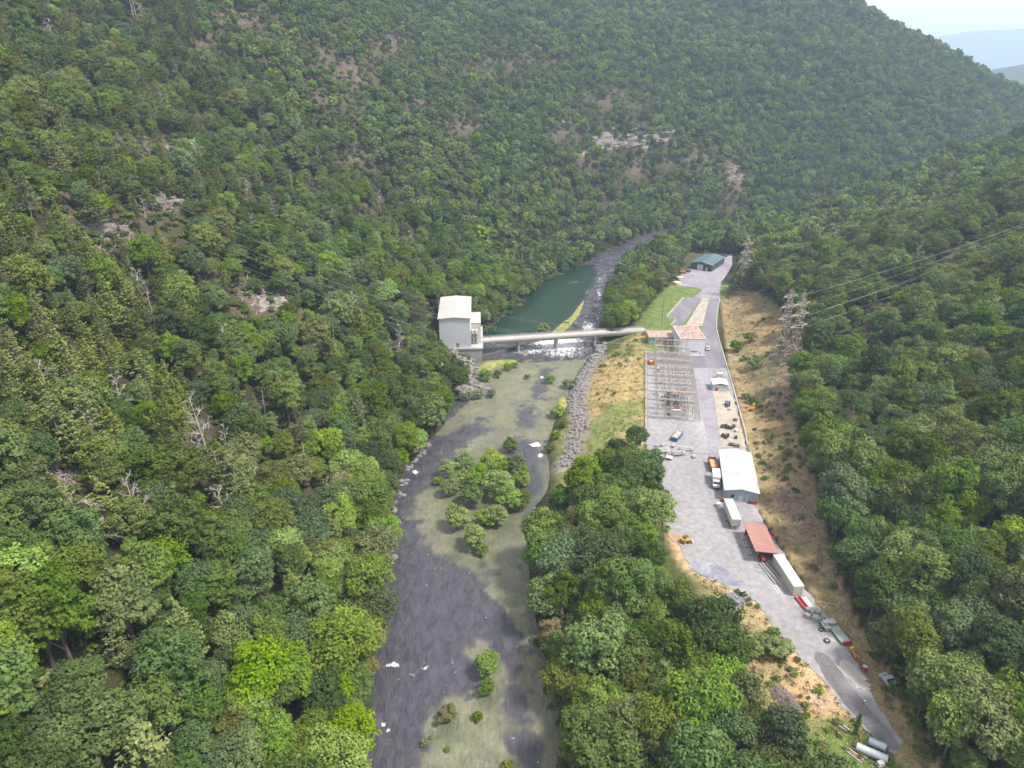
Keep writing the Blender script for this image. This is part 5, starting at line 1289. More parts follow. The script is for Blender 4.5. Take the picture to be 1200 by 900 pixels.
def transformer(px, py, s, label, m, extra=None):
    o = px_thing('transformer', label, 'transformer', px, py, hS); o.scale = (s,s,s)
    MB().box(-1.4,1.4,-1,1,.3,2.6).build('tank', m, o); MB().box(-1.8,1.8,-1.4,1.4,0,.3).build('plinth', CONC, o)
    for sx in (-1,1):
        for k in range(6): MB().box(sx*1.45,sx*1.95,-.9+.32*k,-.78+.32*k,.6,2.3).build('radiator_fin', m, o)
    for k in (-.8,0,.8): spawn('bushing', si, o, (k,0,2.6))
    MB().lathe([(.3,-.9),(.35,-.8),(.35,.8),(.3,.9)], 10, (0,.8,3.2), 'x').build('conservator', extra or m, o)
    return o
transformer(789.5, 476, 1.5, 'large dark grey transformer with orange tank in front of substation', P('dark_transformer', (.13,.13,.16), .6), ORANGE)
transformer(783.5, 470, 1.1, 'smaller dark transformer left of the one with orange tank', P('dark_transformer', (.13,.13,.16), .6))
transformer(792, 487, 1.1, 'red and white small transformer nearest to the gravel lot', WHITEM, RED)
MBp = sheet('concrete_pad', [(778,462),(803,462),(805,490),(779,490)], Z0+.06, ASPH)
sheet('concrete_pad', [(758,413.5),(811,413.5),(811,427),(758,427)], Z0+.08, ASPH)
# small cabinets between gantries
for i_, (a_, b_) in enumerate([(771,436),(774,450),(801,440),(803,458),(776,468),(805,472),(769,462)]):
    t = px_thing('relay_cabinet', f'grey relay cabinet in the substation, {["upper left","middle left","upper right","middle right","lower left","lower right","outermost left"][i_]} one', 'cabinet', a_, b_, hS, group='relay cabinets in the substation')
    MB().box(-.6,.6,-.4,.4,.1,1.8).build('body', STEEL, t); MB().box(-.68,.68,-.48,.48,1.8,1.9).build('lid', WHITEM, t); MB().box(-.7,.7,-.5,.5,0,.1).build('plinth', CONC, t)

# ------------------------------------------------------------------ fences
MESHM = P('fence_wire', (.38,.36,.36), .5, .4)
def fence(label, px, hgt_=2.2, step=3.0, z=Z0, fine=True):
    p = [Vector(q) for q in GP(px, z)]; o = thing('wire_fence', label, 'fence', (p[0].x, p[0].y, z), 0); O_ = p[0]
    pm = MB().rod((0,0,0),(0,0,hgt_),.05,6).mesh('post', STEEL)
    for a, b in zip(p[:-1], p[1:]):
        d = b - a; L = d.length; n = max(1, round(L/step))
        for k in range(n+1): q = a + d*k/n - O_; spawn('post', pm, o, (q.x, q.y, 0))
        m_ = MB()
        for zz in ([.15,.5,.85,1.2,1.55,1.9,hgt_-.05] if fine else [.3,1.2,2.1]):
            m_.rod((a.x-O_.x, a.y-O_.y, zz), (b.x-O_.x, b.y-O_.y, zz), .022 if zz < hgt_-.1 else .04, 4, cap=False)
        nn = int(L/.8)
        for k in range(nn): q0 = a + d*k/nn - O_; m_.rod((q0.x,q0.y,.1),(q0.x,q0.y,hgt_-.05),.014,3,cap=False)
        m_.build('wire_panel', MESHM, o)
    return o
fence('wire fence along the left edge of the substation yard', [(758,414),(758,440),(758,480),(758,518)])
fence('wire fence between the substation and the lane beside it', [(811,428),(814,450),(817,470),(820,494)])
fence('wire fence along the top edge of the substation', [(758,413.5),(790,414)])
fence('gate fence across the lot from warehouse corner to the trailers', [(840,532.5),(826,532),(812,531.5)], 2.3)
fence('wire fence across the lot from the gate to the wood', [(808,534),(790,535),(766,534)], 2.0)
# goods stored along the cross fence
def pipe_trailer(label, a, b, mats, n=6):
    A, h, L = frame(a, b); o = thing('flatbed_trailer', label, 'trailer', (A.x, A.y, Z0), h); L = max(L, 5)
    MB().box(-1.1,1.1,0,L,.8,.95).build('deck', STEEL, o)
    for x in (-.9,.9):
        for yv in (L*.35, L*.5): wheel(o, x, yv, .38, .22)
    for k in range(n): MB().rod((-.9+.32*k, .2, 1.1+.22*(k%2)), (-.9+.32*k, L-.3-.2*(k%3), 1.1+.22*(k%2)), .13, 6).build('pipe', mats[k % len(mats)], o)
    MB().rod((0,0,.8),(0,-1.6,.5),.08).build('drawbar', DKST, o)
pipe_trailer('flatbed trailer loaded with white pipes beside the gate fence', (796,529), (809,527.5), [WHITEM, CREAM])
pipe_trailer('flatbed trailer loaded with dark scrap below the white pipe trailer', (787,534), (800,532.5), [DKST, STEEL])
pipe_trailer('grey flatbed trailer with pipes, leftmost by the wood', (768,531), (777,530), [STEEL, CREAM], 5)
t = px_thing('boat_trailer', 'small white covered boat on the lot near the left wood', 'boat', 781, 537.5, 1.2)
MB().add([(-1,-2,.9),(1,-2,.9),(1,1,.9),(0,2.4,1.0),(-1,1,.9),(-.5,-1.9,.35),(.5,-1.9,.35),(0,1.8,.45)], [(0,1,2,3,4),(0,5,6,1),(1,6,7,3,2),(5,0,4,3,7),(6,5,7)]).build('hull', WHITEM, t)
for x in (-.9,.9): wheel(t, x, -.6, .32, .2)
for i_, (a_, b_, c_) in enumerate([(770,523.5,'grey'),(777,523,'pale'),(789,524,'small tan'),(765,536,'white'),(813,536.5,'grey and white')]):
    t = px_thing('junk_crate', f'{c_} crate by the cross fence, {["leftmost behind it","second behind it","third behind it","lowest left","near the gate"][i_]}', 'crate', a_, b_, .4*i_, group='crates near the cross fence')
    MB().box(-.7,.7,-.5,.5,.1,.8).build('body', [STEEL,CREAM,TAN,WHITEM,STEEL][i_], t); MB().box(-.74,.74,-.54,.54,.8,.88).build('lid', CONC, t)
for i_, (a_, b_, s_) in enumerate([(781,618,.9),(785,620,.7),(779,614,.8),(783,623,.6)]):
    t = px_thing('concrete_block', f'pale concrete block at the wood edge above skid loader, {["largest","right","highest","lowest"][i_]} one', 'block', a_, b_, .6*i_, group='concrete blocks above the skid loader')
    MB().box(-s_,s_,-s_*.5,s_*.5,0,s_*.8).build('body', CONC, t); MB().rod((-.2,0,s_*.8),(.2,0,s_*.95),.05).build('lifting_loop', STEEL, t)

# ------------------------------------------------------------------ powerhouse
A = Vector(G(525, 423, .6)); B = Vector(G(565.5, 423, .6)); DK = 7.2
t = thing('powerhouse', 'pale concrete powerhouse at the left end of the bridge', 'building', (A.x, A.y, 0), .05)
W = (B-A).length; print('powerhouse W', W)
PC = P('dam_concrete', (.25,.24,.24), .9, var=.3, scale=.15, bump=.3); PG = P('powerhouse_panel', (.44,.44,.46), .7, var=.06, scale=.15); PW = P('powerhouse_roof', (.37,.355,.33), .6, var=.08, scale=.2)
MB().box(0,W,0,30,-2,DK-.6).build('base', PC, t); MB().box(-.4,W+.4,-.4,30.3,DK-.6,DK).build('ledge', P('ledge_concrete', (.37,.355,.34), .8), t)
for k in range(1,6): MB().box(W*k/6-.05,W*k/6+.05,-.06,0,-2,DK-.7).build('pour_joint', PC, t)
x0, x1 = -3.6, 11.2; ZT = 22.0; D2 = 34
MB().box(x0,x1,.8,D2,DK,ZT).build('wall', PG, t)
q = MB()
for k in range(18): q.box(x0+.4+k*.82,x0+.46+k*.82,.73,.8,DK+.2,ZT-.1)
q.build('cladding_rib', PG, t)
for s in (0,1):
    xm = (x0+x1)/2; xa, xb, za, zb = (x0-.6,xm,ZT,ZT+.7) if s == 0 else (xm,x1+.6,ZT+.7,ZT)
    r = MB().prism([(xa,za),(xb,zb),(xb,zb+.2),(xa,za+.2)], .1, D2+.6).build('roof_panel', PW, t); q = MB()
    for k in range(15): q.prism([(xa,za+.2),(xb,zb+.2),(xb,zb+.27),(xa,za+.27)], .4+k*1.75, .5+k*1.75)
    q.build('seam', PW, r)
MB().prism([(x0,ZT),(x1,ZT),(xm,ZT+.7)], .8, 1.0).build('gable', PG, t)
MB().prism([(xm-.3,ZT+.85),(xm,ZT+1.1),(xm+.3,ZT+.85)], 0, D2+.7).build('ridge_cap', WHITEM, t)
MB().xprism([(1.2,DK),(22,DK),(22,ZT-2.2),(8,ZT-2.0),(1.2,ZT-6.2)], x1, x1+.4).build('buttress_wall', PW, t)
MB().box(x1+.4,W-.6,6,22,DK,ZT-4.4).build('annex', P('annex_panel', (.50,.48,.47), .8), t); MB().box(x1+.3,W-.5,5.9,22.1,ZT-4.4,ZT-4.1).build('annex_roof', PW, t)
gr = random.Random(4)
for k in range(6): MB().box(x1+.6+ (k%2)*1.7, x1+1.9+(k%2)*1.7, 5.4-.6*(k//2), 6-.0, DK+.3+2.6*(k//2), DK+2.2+2.6*(k//2)).build('duct', [P('pinkish_duct',(.45,.36,.34),.7), STEEL, WHITEM][k//2], t)
for k in range(4): MB().rod((x1+.8+k*.9, 4.6, DK), (x1+.8+k*.9, 4.6, DK+7-1.2*k), .14, 7).build('pipe', WHITEM if k%2 else DKST, t)
q = MB()
for k in range(9): q.rod((W*k/8, .0, DK), (W*k/8, .0, DK+1.1), .04, 4)
q.rod((0,0,DK+1.1),(W,0,DK+1.1),.04,4).rod((0,0,DK+.6),(W,0,DK+.6),.03,4).build('guard_rail', STEEL, t)
w = MB().box(4.4,5.6,.70,.78,DK,DK+2.3).build('door', DKST, t)
# ------------------------------------------------------------------ bridge
A = Vector(G(564, 398.5, 7.2)); B = Vector(G(756, 386.3, 8.0)); d = B - A; hB = math.atan2(d.y, d.x); LBr = d.length
t = thing('road_bridge', 'narrow concrete road bridge on three piers across the river', 'bridge', (A.x, A.y, 0), hB)
z1, z2 = 7.15, YZ + .10
MB().xprism([(-2.4,0),(2.4,0),(2.4,.3),(-2.4,.3)], 0, LBr); 
def slant(y0, y1, dz0, dz1, name, m, xa=0, xb=None):
    xb = LBr if xb is None else xb; za = z1 + (z2-z1)*xa/LBr; zb = z1 + (z2-z1)*xb/LBr; b = MB()
    b.add([(xa,y0,za+dz0),(xa,y1,za+dz0),(xa,y1,za+dz1),(xa,y0,za+dz1),(xb,y0,zb+dz0),(xb,y1,zb+dz0),(xb,y1,zb+dz1),(xb,y0,zb+dz1)], [(0,3,2,1),(4,5,6,7),(0,1,5,4),(1,2,6,5),(2,3,7,6),(3,0,4,7)])
    return b.build(name, m, t)
BD = P('bridge_deck', (.36,.33,.31), .85, var=.15, scale=.3); BS = P('bridge_side', (.34,.29,.26), .9, var=.3, scale=.3)
slant(-2.9, 2.9, -.35, 0, 'deck', BD)
for y in (-2.1, 2.1): slant(y-.3, y+.3, -1.5, -.35, 'girder', BS)
for y in (-2.9, 2.6): slant(y, y+.3, 0, .45, 'kerb', BD)
for y in (-2.75, 2.75):
    slant(y-.04, y+.04, 1.0, 1.08, 'rail', STEEL)
    slant(y-.03, y+.03, .7, .76, 'rail', STEEL)
pm = MB().box(-.05,.05,-.05,.05,0,.65).mesh('railing_post', STEEL)
for k in range(34):
    for y in (-2.75, 2.75): spawn('railing_post', pm, t, (LBr*(k+.5)/34, y, z1+(z2-z1)*(k+.5)/34+.45))
for px_ in (607.4, 651.5, 696):
    lo_, hi_ = 0, 1
    f = min(np.linspace(0,1,400), key=lambda q: abs(proj(A.x+d.x*q, A.y+d.y*q, 3)[0]-px_)); x = LBr*f; zt = z1+(z2-z1)*f-1.5
    p_ = MB().box(x-.55,x+.55,-2.2,2.2,-2,zt-.5).box(x-.7,x+.7,-2.6,2.6,zt-.5,zt).build('pier', BS, t); MB().box(x-1.1,x+1.1,-2.9,2.9,-2,.6).build('footing', PC, p_)
MB().box(LBr-1,LBr+1.5,-3.2,3.2,3,z2-.36).build('abutment', BS, t)
# ------------------------------------------------------------------ weir and the strip that parts pool and rapids
p = GP([(566,419),(580,415),(594,411),(606,406.5),(617,403),(629,401)], .8); b = MB()
for a, c in zip(p[:-1], p[1:]):
    dd = Vector((c[0]-a[0], c[1]-a[1], 0)); b.cbox(((a[0]+c[0])/2, (a[1]+c[1])/2, .4), (dd.length+.3, .9, 2.8), rz=math.atan2(dd.y, dd.x))
o = b.build('weir', P('wet_concrete', (.10,.095,.09), .6), kind='structure')
def mound(name, px, zc, hgt_, m, seed, ragged=.6, kind='structure'):
    p = rag(chaikin(GP(px, zc), 2), ragged*.4, 2.0, seed); n = len(p); cx = sum(q[0] for q in p)/n; cy = sum(q[1] for q in p)/n; gr = random.Random(seed); b = MB(); vs = []
    ring = [(1.0, -.6), (.96, .05), (.8, .55), (.5, .9), (.2, 1.0)]
    # shrink along the local width instead of to the centre: use the mid line of mirrored points
    for s, hh in ring:
        for i, q in enumerate(p):
            m_ = p[(n - i) % n] if False else (cx, cy)
            vs.append((m_[0] + (q[0]-m_[0])*s, m_[1] + (q[1]-m_[1])*s, zc + (hgt_*hh*gr.uniform(.8,1.2) if hh > 0 else hh)))
    fs = []
    for j in range(len(ring)-1):
        for i in range(n): fs.append((j*n+i, j*n+(i+1)%n, (j+1)*n+(i+1)%n, (j+1)*n+i))
    fs.append(tuple((len(ring)-1)*n+i for i in range(n)))
    b.add(vs, fs); return b.build(name, m, kind=kind, smooth=True)
GRS = ground_mat('bank_grass', (.10,.12,.035), (.20,.20,.06), (.33,.27,.10), .3)
mound('river_bar', [(640,394),(652,385),(664,376),(674,366),(683,352),(686,352),(680,368),(672,378),(660,390),(648,398)], 1.3, .9, GRS, 2)
mound('river_bar', [(565,424),(585,421),(606,421),(608,426),(590,428),(572,434),(560,440),(556,432)], 0, .8, GRS, 3)
0 and mound('river_bar', [(610,403),(626,401),(628,410),(620,420),(604,420),(600,410)], .4, 1.3, P('wet_rock', (.24,.19,.16), .8, scale=.8), 4)
mound('river_bar', [(655,460),(668,470),(664,500),(658,525),(646,530),(640,520),(650,500),(652,480)], 0, .5, GRS, 6)
mound('river_bar', [(710,296),(735,285),(765,277),(780,275),(770,283),(745,290),(720,302)], 0, 1.0, GRS, 7)
mound('river_bar', [(676,318),(690,316),(684,321),(674,323)], 0, .5, GRS, 8)
# ------------------------------------------------------------------ rocks
def rock(seed):
    gr = random.Random(seed); vs = []; 
    for x in (-1,1):
        for y in (-1,1):
            for z in (-.6,.7): vs.append((x*gr.uniform(.5,1), y*gr.uniform(.5,1), z*gr.uniform(.5,1)))
    vs += [(gr.uniform(-.3,.3), gr.uniform(-.3,.3), gr.uniform(.8,1.05))]
    m_ = MB().add(vs, [(0,1,3,2),(4,6,7,5),(0,4,5,1),(2,3,7,6),(0,2,6,4),(1,5,8),(5,7,8),(7,3,8),(3,1,8)]); return m_.mesh('rock', RK)
RK = P('grey_rock', (.19,.172,.165), .9, var=.35, scale=.8)
RKS = [rock(q) for q in range(5)]
pts = []; gr = random.Random(31)
def along(px, z, w, n, smin_, smax_):
    p = GP(px, z); seg = [math.dist(a, b) for a, b in zip(p[:-1], p[1:])]; T_ = sum(seg)
    for _ in range(n):
        s = gr.uniform(0, T_); i = 0
        while i < len(seg)-1 and s > seg[i]: s -= seg[i]; i += 1
        a, b = p[i], p[i+1]; f = s/seg[i]; o_ = gr.gauss(0, w)
        nx, ny = -(b[1]-a[1])/seg[i], (b[0]-a[0])/seg[i]; x, y = a[0]+(b[0]-a[0])*f+nx*o_, a[1]+(b[1]-a[1])*f+ny*o_
        pts.append((x, y, max(hgt(x, y), -.2), gr.uniform(smin_, smax_)))
along([(700,418),(684,438),(677,462),(678,495),(672,525),(662,545)], 3, 1.5, 700, .3, .9)
along([(706,400),(700,420),(690,432)], 3, 1.4, 90, .5, 1.4)
along([(530,412),(540,430),(548,448),(545,460)], 1, 4, 320, .4, 1.6)
along([(606,414),(615,408),(626,404),(632,410)], .3, 2.2, 110, .5, 1.5)
along([(630,408),(660,404),(690,402)], 0, 2.5, 50, .4, 1.2)
along([(505,700),(520,640),(560,690),(620,660),(640,760),(600,880),(500,890),(540,760)], 0, 7, 150, .12, .38)
along([(560,500),(600,470),(640,450),(600,440),(650,520)], 0, 6, 110, .15, .45)
along([(650,388),(668,376),(684,354)], 1.3, 1.6, 60, .3, .8)
along([(455,660),(462,600),(478,548),(505,520)], .2, .8, 60, .4, 1.1)
P3 = np.array(pts); nR = len(P3); rr = np.random.default_rng(3)
scatter('riprap', P3[:, :3], rr.integers(0, 5, nR), rr.uniform(0, 6.28, nR), P3[:, 3:4] * rr.uniform(.7, 1.2, (nR, 3)), RKS)
# rock outcrops on the slopes: stepped strata, each block its own shape
OUT = [(195,232,26,14,'pale layered rock outcrop on upper left slope, the right one',.26),(131,270,24,13,'pale rock slab outcrop on upper left slope, the lower one',.26),(742,163,44,10,'long pale cliff band high on the far mountainside',.24),(665,146,16,8,'small reddish cliff left of the long pale cliff band',.26),(292,682,20,8,'pinkish rock scree patch among the left slope trees',.30),(205,175,10,6,'smallest pale rock showing high on upper left slope',.38),(860,205,10,14,'brown scree scar on the far slope right of cliff band',.33),(318,355,22,10,'pinkish brush-covered rock patch under the power wires',.36),(688,178,14,8,'broken rocks just below the cliff band on far slope',.38)]
for j, (px_, py_, rx_, ry_, lb, alb) in enumerate(OUT):
    hp_ = hit(px_, py_)
    if hp_ is None: continue
    dist_ = math.sqrt(hp_[0]**2 + hp_[1]**2 + (CAM_H-hp_[2])**2); t = thing('rock_outcrop', lb, 'rock', hp_, 0)
    gr = random.Random(j); e = 2.0; gxn = (hgt(hp_[0]+e, hp_[1])-hgt(hp_[0]-e, hp_[1]))/(2*e); gyn = (hgt(hp_[0], hp_[1]+e)-hgt(hp_[0], hp_[1]-e))/(2*e)
    alb *= .72; rm = P('outcrop_rock_%d' % int(alb*100), (alb, alb*.84, alb*.76), .95, var=.45, scale=.5, bump=.5)
    n_ = 44; wx = rx_/FPX*dist_
    for k in range(n_):
        qx = px_ + gr.uniform(-rx_, rx_); qy = py_ + gr.gauss(0, ry_*.45)
        q = hit(qx, qy)
        if q is None or math.hypot(q[0]-hp_[0], q[1]-hp_[1]) > 2.2*wx+25: continue
        vs = []; sz = gr.uniform(.35, 1.1) * wx * .15; hz_ = sz * gr.uniform(.4, .8); ang = math.atan2(gxn, -gyn) + gr.gauss(0, .25); ca, sa = math.cos(ang), math.sin(ang)
        for zz in (-1, -.1, .35, 1):
            for a_ in range(8):
                th = a_*math.pi/4; rr_ = (1.3 if zz < .5 else 1.0) * gr.uniform(.75, 1.15); x_, y_ = rr_*sz*1.7*math.cos(th), rr_*sz*.8*math.sin(th)
                vs.append((q[0]-hp_[0]+x_*ca-y_*sa, q[1]-hp_[1]+x_*sa+y_*ca, q[2]-hp_[2]+zz*hz_+gr.uniform(-.12,.12)*sz))
        fs = [(r_*8+a_, r_*8+(a_+1)%8, (r_+1)*8+(a_+1)%8, (r_+1)*8+a_) for r_ in range(3) for a_ in range(8)] + [tuple(24+a_ for a_ in range(8))]
        MB().add(vs, fs).build('boulder', rm, t)

# ------------------------------------------------------------------ pylons, poles, wires
def pylon(label, x, y, z, H, w, rz, arms, split=False):
    o = thing('lattice_pylon', label, 'pylon', (x, y, z), rz); b = MB()
    hw = [(0, w), (H*.45, w*.36), (H, w*.16)]
    for (za, wa), (zb, wb), n_ in ((hw[0], hw[1], 4), (hw[1], hw[2], 8)):
        lattice_col(b, 0, 0, za - (1.5 if za == 0 else 0), zb, wa, wb, n_, .10 if za == 0 else .085)
    b.build('tower_body', PYL, o)
    for za, L_ in arms:
        for s in (-1, 1):
            q = MB(); hw_ = w*.12
            for yy_ in (-hw_, hw_): q.rod((s*hw_, yy_, za), (s*L_, 0, za+.3), .08, 4).rod((s*hw_, yy_, za+1.5), (s*L_, 0, za+.3), .06, 4)
            for f in (.3,.6): q.rod((s*L_*f, 0, za+.1), (s*L_*f, 0, za+1.5-1.2*f), .05, 3)
            q.build('crossarm', PYL, o); spawn('insulator', insm, o, (s*L_, 0, za+.2))
    q = MB(); q.rod((0,0,H),(0,0,H+1.6),.1,4); q.build('peak', PYL, o); return o
q = hit(868.5, 342); zq = hgt(q[0], q[1]); PY1 = (q[0], q[1], zq)
pylon('tall tapering lattice pylon with three crossarms beside the upper road', q[0], q[1], zq, 33, 9.5, .3, [(18,4.5),(23,4.0),(28,3.4)])
PY2 = []
for k, (a_, b_, H_, lb) in enumerate([(913,424,32,'left one of two pinkish lattice pylons at the right hill foot'),(926,436,34,'right one of two pinkish lattice pylons at the right hill foot')]):
    q = hit(a_, b_); 
    PY2.append(q); pylon(lb, q[0], q[1], q[2], H_, 7.5, .5, [(20,5.0),(25,4.5),(29.5,4.0)])
WIRE = P('wire_metal', (.14,.14,.15), .5, .5)
def wire(label, a, b, sag, r=.05, group=None):
    n_ = 26; A_, B_ = Vector(a), Vector(b); pts_ = []
    for k in range(n_+1):
        f = k/n_; p_ = (B_-A_)*f; p_.z -= sag*4*f*(1-f); pts_.append(p_)
    o = MB().path(pts_, r, 4).build('power_line', WIRE); o.location = a; tag(o, label, 'power line', group)
lw = []
for k in range(4):
    pt = hit(205+7*k, 300+16*k)
    a_ = (pt[0], pt[1], pt[2] + 20); s = loc(AX0, hS, -6+3.6*k, LL*(.98 - .12*k)); lw.append(a_)
    wire(f'{["highest","second","third","lowest"][k]} thin wire crossing the river from left slope to substation', a_, (s[0], s[1], Z0 + 9.5 + (4 if k%2==0 else 0)), 13, .022, 'wires crossing the river')
for j, (q, yo) in enumerate(((PY2[0], 0), (PY2[1], 0))):
    for k, (za, L_) in enumerate([(20,5.0),(25,4.5),(29.5,4.0)]):
        for s in (-1, 1):
            if s == -1 or (j == 0 and k == 1): continue
            x_, y_ = q[0]+s*L_*math.cos(.5), q[1]+s*L_*math.sin(.5); e = hit(1195, 296); dx, dy = e[0]-q[0], e[1]-q[1]; f_ = 2.3
            ex, ey = q[0]+dx*f_ + s*4, q[1]+dy*f_ + 5*j
            wire(f'{["lower","middle","upper"][k]} wire from {["left","right"][j]} pinkish pylon up right hill, {"near" if s<0 else "far"} side', (x_, y_, q[2]+za-.9), (ex, ey, hgt(ex, ey)+9+3*k), 7, .032, 'wires up the right hill')
for k in range(2):
    a_ = PY1; b_ = PY2[k]; wire(f'wire between the upper pylon and the {["left","right"][k]} pinkish pylon', (a_[0]+3, a_[1], a_[2]+23), (b_[0], b_[1], b_[2]+25), 3, .05)
    s = loc(AX0, hS, -3+6*k, LL); wire(f'wire from the upper pylon down to substation, {["left","right"][k]} one', (a_[0]-3, a_[1], a_[2]+18), (s[0], s[1], Z0+10), 4, .05)
def pole(label, px, py, H, ivy=False, arm=True):
    q = hit(px, py); o = thing('utility_pole', label, 'pole', q, .4)
    MB().rod((0,0,-.5),(0,0,H),.17,8,.11).build('shaft', WOOD, o)
    if arm: MB().box(-1.1,1.1,-.07,.07,H-1.0,H-.85).build('crossarm', WOOD, o); [MB().rod((s,0,H-.85),(s,0,H-.55),.07,6).build('insulator', CERAM, o) for s in (-1,0,1) if s]
    else: MB().rod((0,0,H),(0,0,H+.08),.13,8).build('cap', STEEL, o)
    if ivy:
        gg = np.random.default_rng(5); n_ = 900; zz = gg.uniform(.2, H*.62, n_); a_ = gg.uniform(0, 6.28, n_); r_ = .22 + .28*gg.random(n_)*(1.1-zz/(H*.7)); C = np.stack([r_*np.cos(a_), r_*np.sin(a_), zz], 1); nn = C*np.array([1,1,0])+gg.normal(size=(n_,3))*.1; nn /= np.linalg.norm(nn,axis=1)[:,None]
        V_, F_ = quads(C, nn, .13, gg); me = npmesh('ivy', V_, F_, LM['mid'], {'shade': ('FLOAT', np.repeat(gg.random(n_), 4))}); iv = link('ivy', me, 'stuff', o)
pole('ivy-covered utility pole beside the dark lane near the grey pipes', 1001, 863, 9.5, ivy=True, arm=False)
pole('wooden pole on the cleared slope right of the warehouse', 923, 601, 6.5, arm=True)
pole('tall slender pole on the lawn left of the parking lot', 775, 384, 17, arm=False)
pole('wooden pole with crossarm near the orange boom lift', 884.5, 478, 7)
# orange boom lift on the slope
q = hit(881, 482); o = thing('boom_lift', 'orange boom lift on the cleared slope right of tan pad', 'lift', q, .2)
MB().box(-.9,.9,-.6,.6,.4,1.3).build('body', ORANGE, o)
for s in (-.8,.8): wheel(o, s, -.5, .4, .25, axis='x'); wheel(o, s, .5, .4, .25, axis='x')
MB().rod((-.3,0,1.3),(-4.3,-1.6,.9),.16,6).rod((-.3,0,1.3),(.4,.2,2.3),.14,6).build('boom', ORANGE, o); MB().box(.1,.8,-.1,.5,2.2,3.0).build('basket', YEL, o)

# ------------------------------------------------------------------ trees and bushes standing in the river and on the yard edges
BUSH_P = [crown_mesh('crown', 400+q, 15, 95, .30, 1.9, 3.4, LM[hh_]) for q, hh_ in enumerate(['sage','bright','olive','gold','mid'])]
STEM_P = MB().rod((0,0,-.6),(0,0,1.6),.09,5,.04).rod((0,0,.4),(.7,.2,1.8),.05,4,.02).rod((0,0,.4),(-.6,.4,1.9),.05,4,.02).mesh('stem', BARK)
def bush(px, py, rpx, hi, label, z=0.0, gsel=None, sq=1.0):
    zz = z + 1.2; x, y = G(px, py, zz); zz = max(hgt(x, y), z) if z is not None else hgt(x, y)
    t_ = proj(x, y, zz)[2]; s = rpx/FPX*t_/1.9
    o = thing('bush', label, 'bush', (x, y, zz), random.uniform(0, 6), gsel); o.scale = (s, s, s*sq); spawn('crown', BUSH_P[hi], o); spawn('stem', STEM_P, o)
RK_ = {hh: [dict(R=5.0, H=12.5, crown=crown_mesh('crown', 500+q*10+z_, 36, 150, .34, 5.0, 12.5, LM[mm_], low=True), trunk=trunk_mesh('trunk', 5+q, 5.0, 12.5, BARK)) for z_ in range(2)] for q, (hh, mm_) in enumerate([('mid','fresh'),('bright','bright'),('olive','sage')])}
def rtree(px, py, rpx, h_, label, z=0.0, group='trees on the flooded islet', sz=.82):
    K = RK_[h_][int(g.integers(2))] if h_ in RK_ else KINDS[HUES_N[h_][0]]
    t0 = (CAM_H-3)/(SP+(py-450)/FPX*CP); s = rpx*.94/FPX*t0/(K['R']*.95); zc_ = z + K['H']*.58*s*sz
    x, y = G(px, py, zc_); o = thing('broadleaf_tree', label, 'tree', (x, y, z-.1), random.uniform(0, 6), group); o.scale = (s, s, s*sz); spawn('crown', K['crown'], o); spawn('trunk', K['trunk'], o)
IS = [(525,548,12,'mid','upper left pale tree'),(544,541,12,'mid','topmost tree of its left half'),(526,570,11,'olive','low spreading tree at its left edge'),(552,578,14,'mid','round tree left of its middle'),(561,556,15,'bright','tall bright tree at its centre'),(576,538,13,'mid','tree near its top, left of the highest'),(586,566,19,'mid','largest tree at its centre'),(604,545,16,'olive','yellowish tree at its upper right'),(611,558,12,'mid','tree at its right edge'),(597,583,16,'mid','tree at its lower right'),(582,602,14,'mid','lowest tree of its right half'),(566,606,10,'bright','small bright tree between its lower crowns'),(535,605,15,'mid','lone tree at its lower left'),(556,627,15,'mid','large tree at its lowest tip'),(598,521,9,'mid','small tree above its top right corner'),(540,560,11,'mid','tree in its upper left interior'),(592,548,13,'bright','bright tree in its upper interior'),(612,584,12,'mid','tree in the gap toward the right bank')]
for a_, b_, r_, h_, lb in IS: rtree(a_, b_, r_, h_, 'flooded islet: ' + lb)
rtree(570, 776, 16, 'bright', 'bright lime tree alone in the lower river', group='trees in the lower river', sz=.8); rtree(571, 804, 10.5, 'bright', 'smaller lime tree just below lone river tree', group='trees in the lower river')
rtree(637, 385, 8, 'mid', 'dark green tree on the bar above the bridge', 1.3, 'trees beside the bridge', .8)
for a_, b_, r_, h_, lb in [(746,512,14,'deep','dark tree at the top of the riverside wood, by the yard corner'),(725,528,15,'deep','dark crown below the tan bank, left of the topmost tree'),(505,492,11,'gold','cream-topped tree on the left bank below powerhouse')]:
    rtree(a_, b_, r_, h_, lb, 8 if a_ > 600 else 3, 'trees at the river margins')
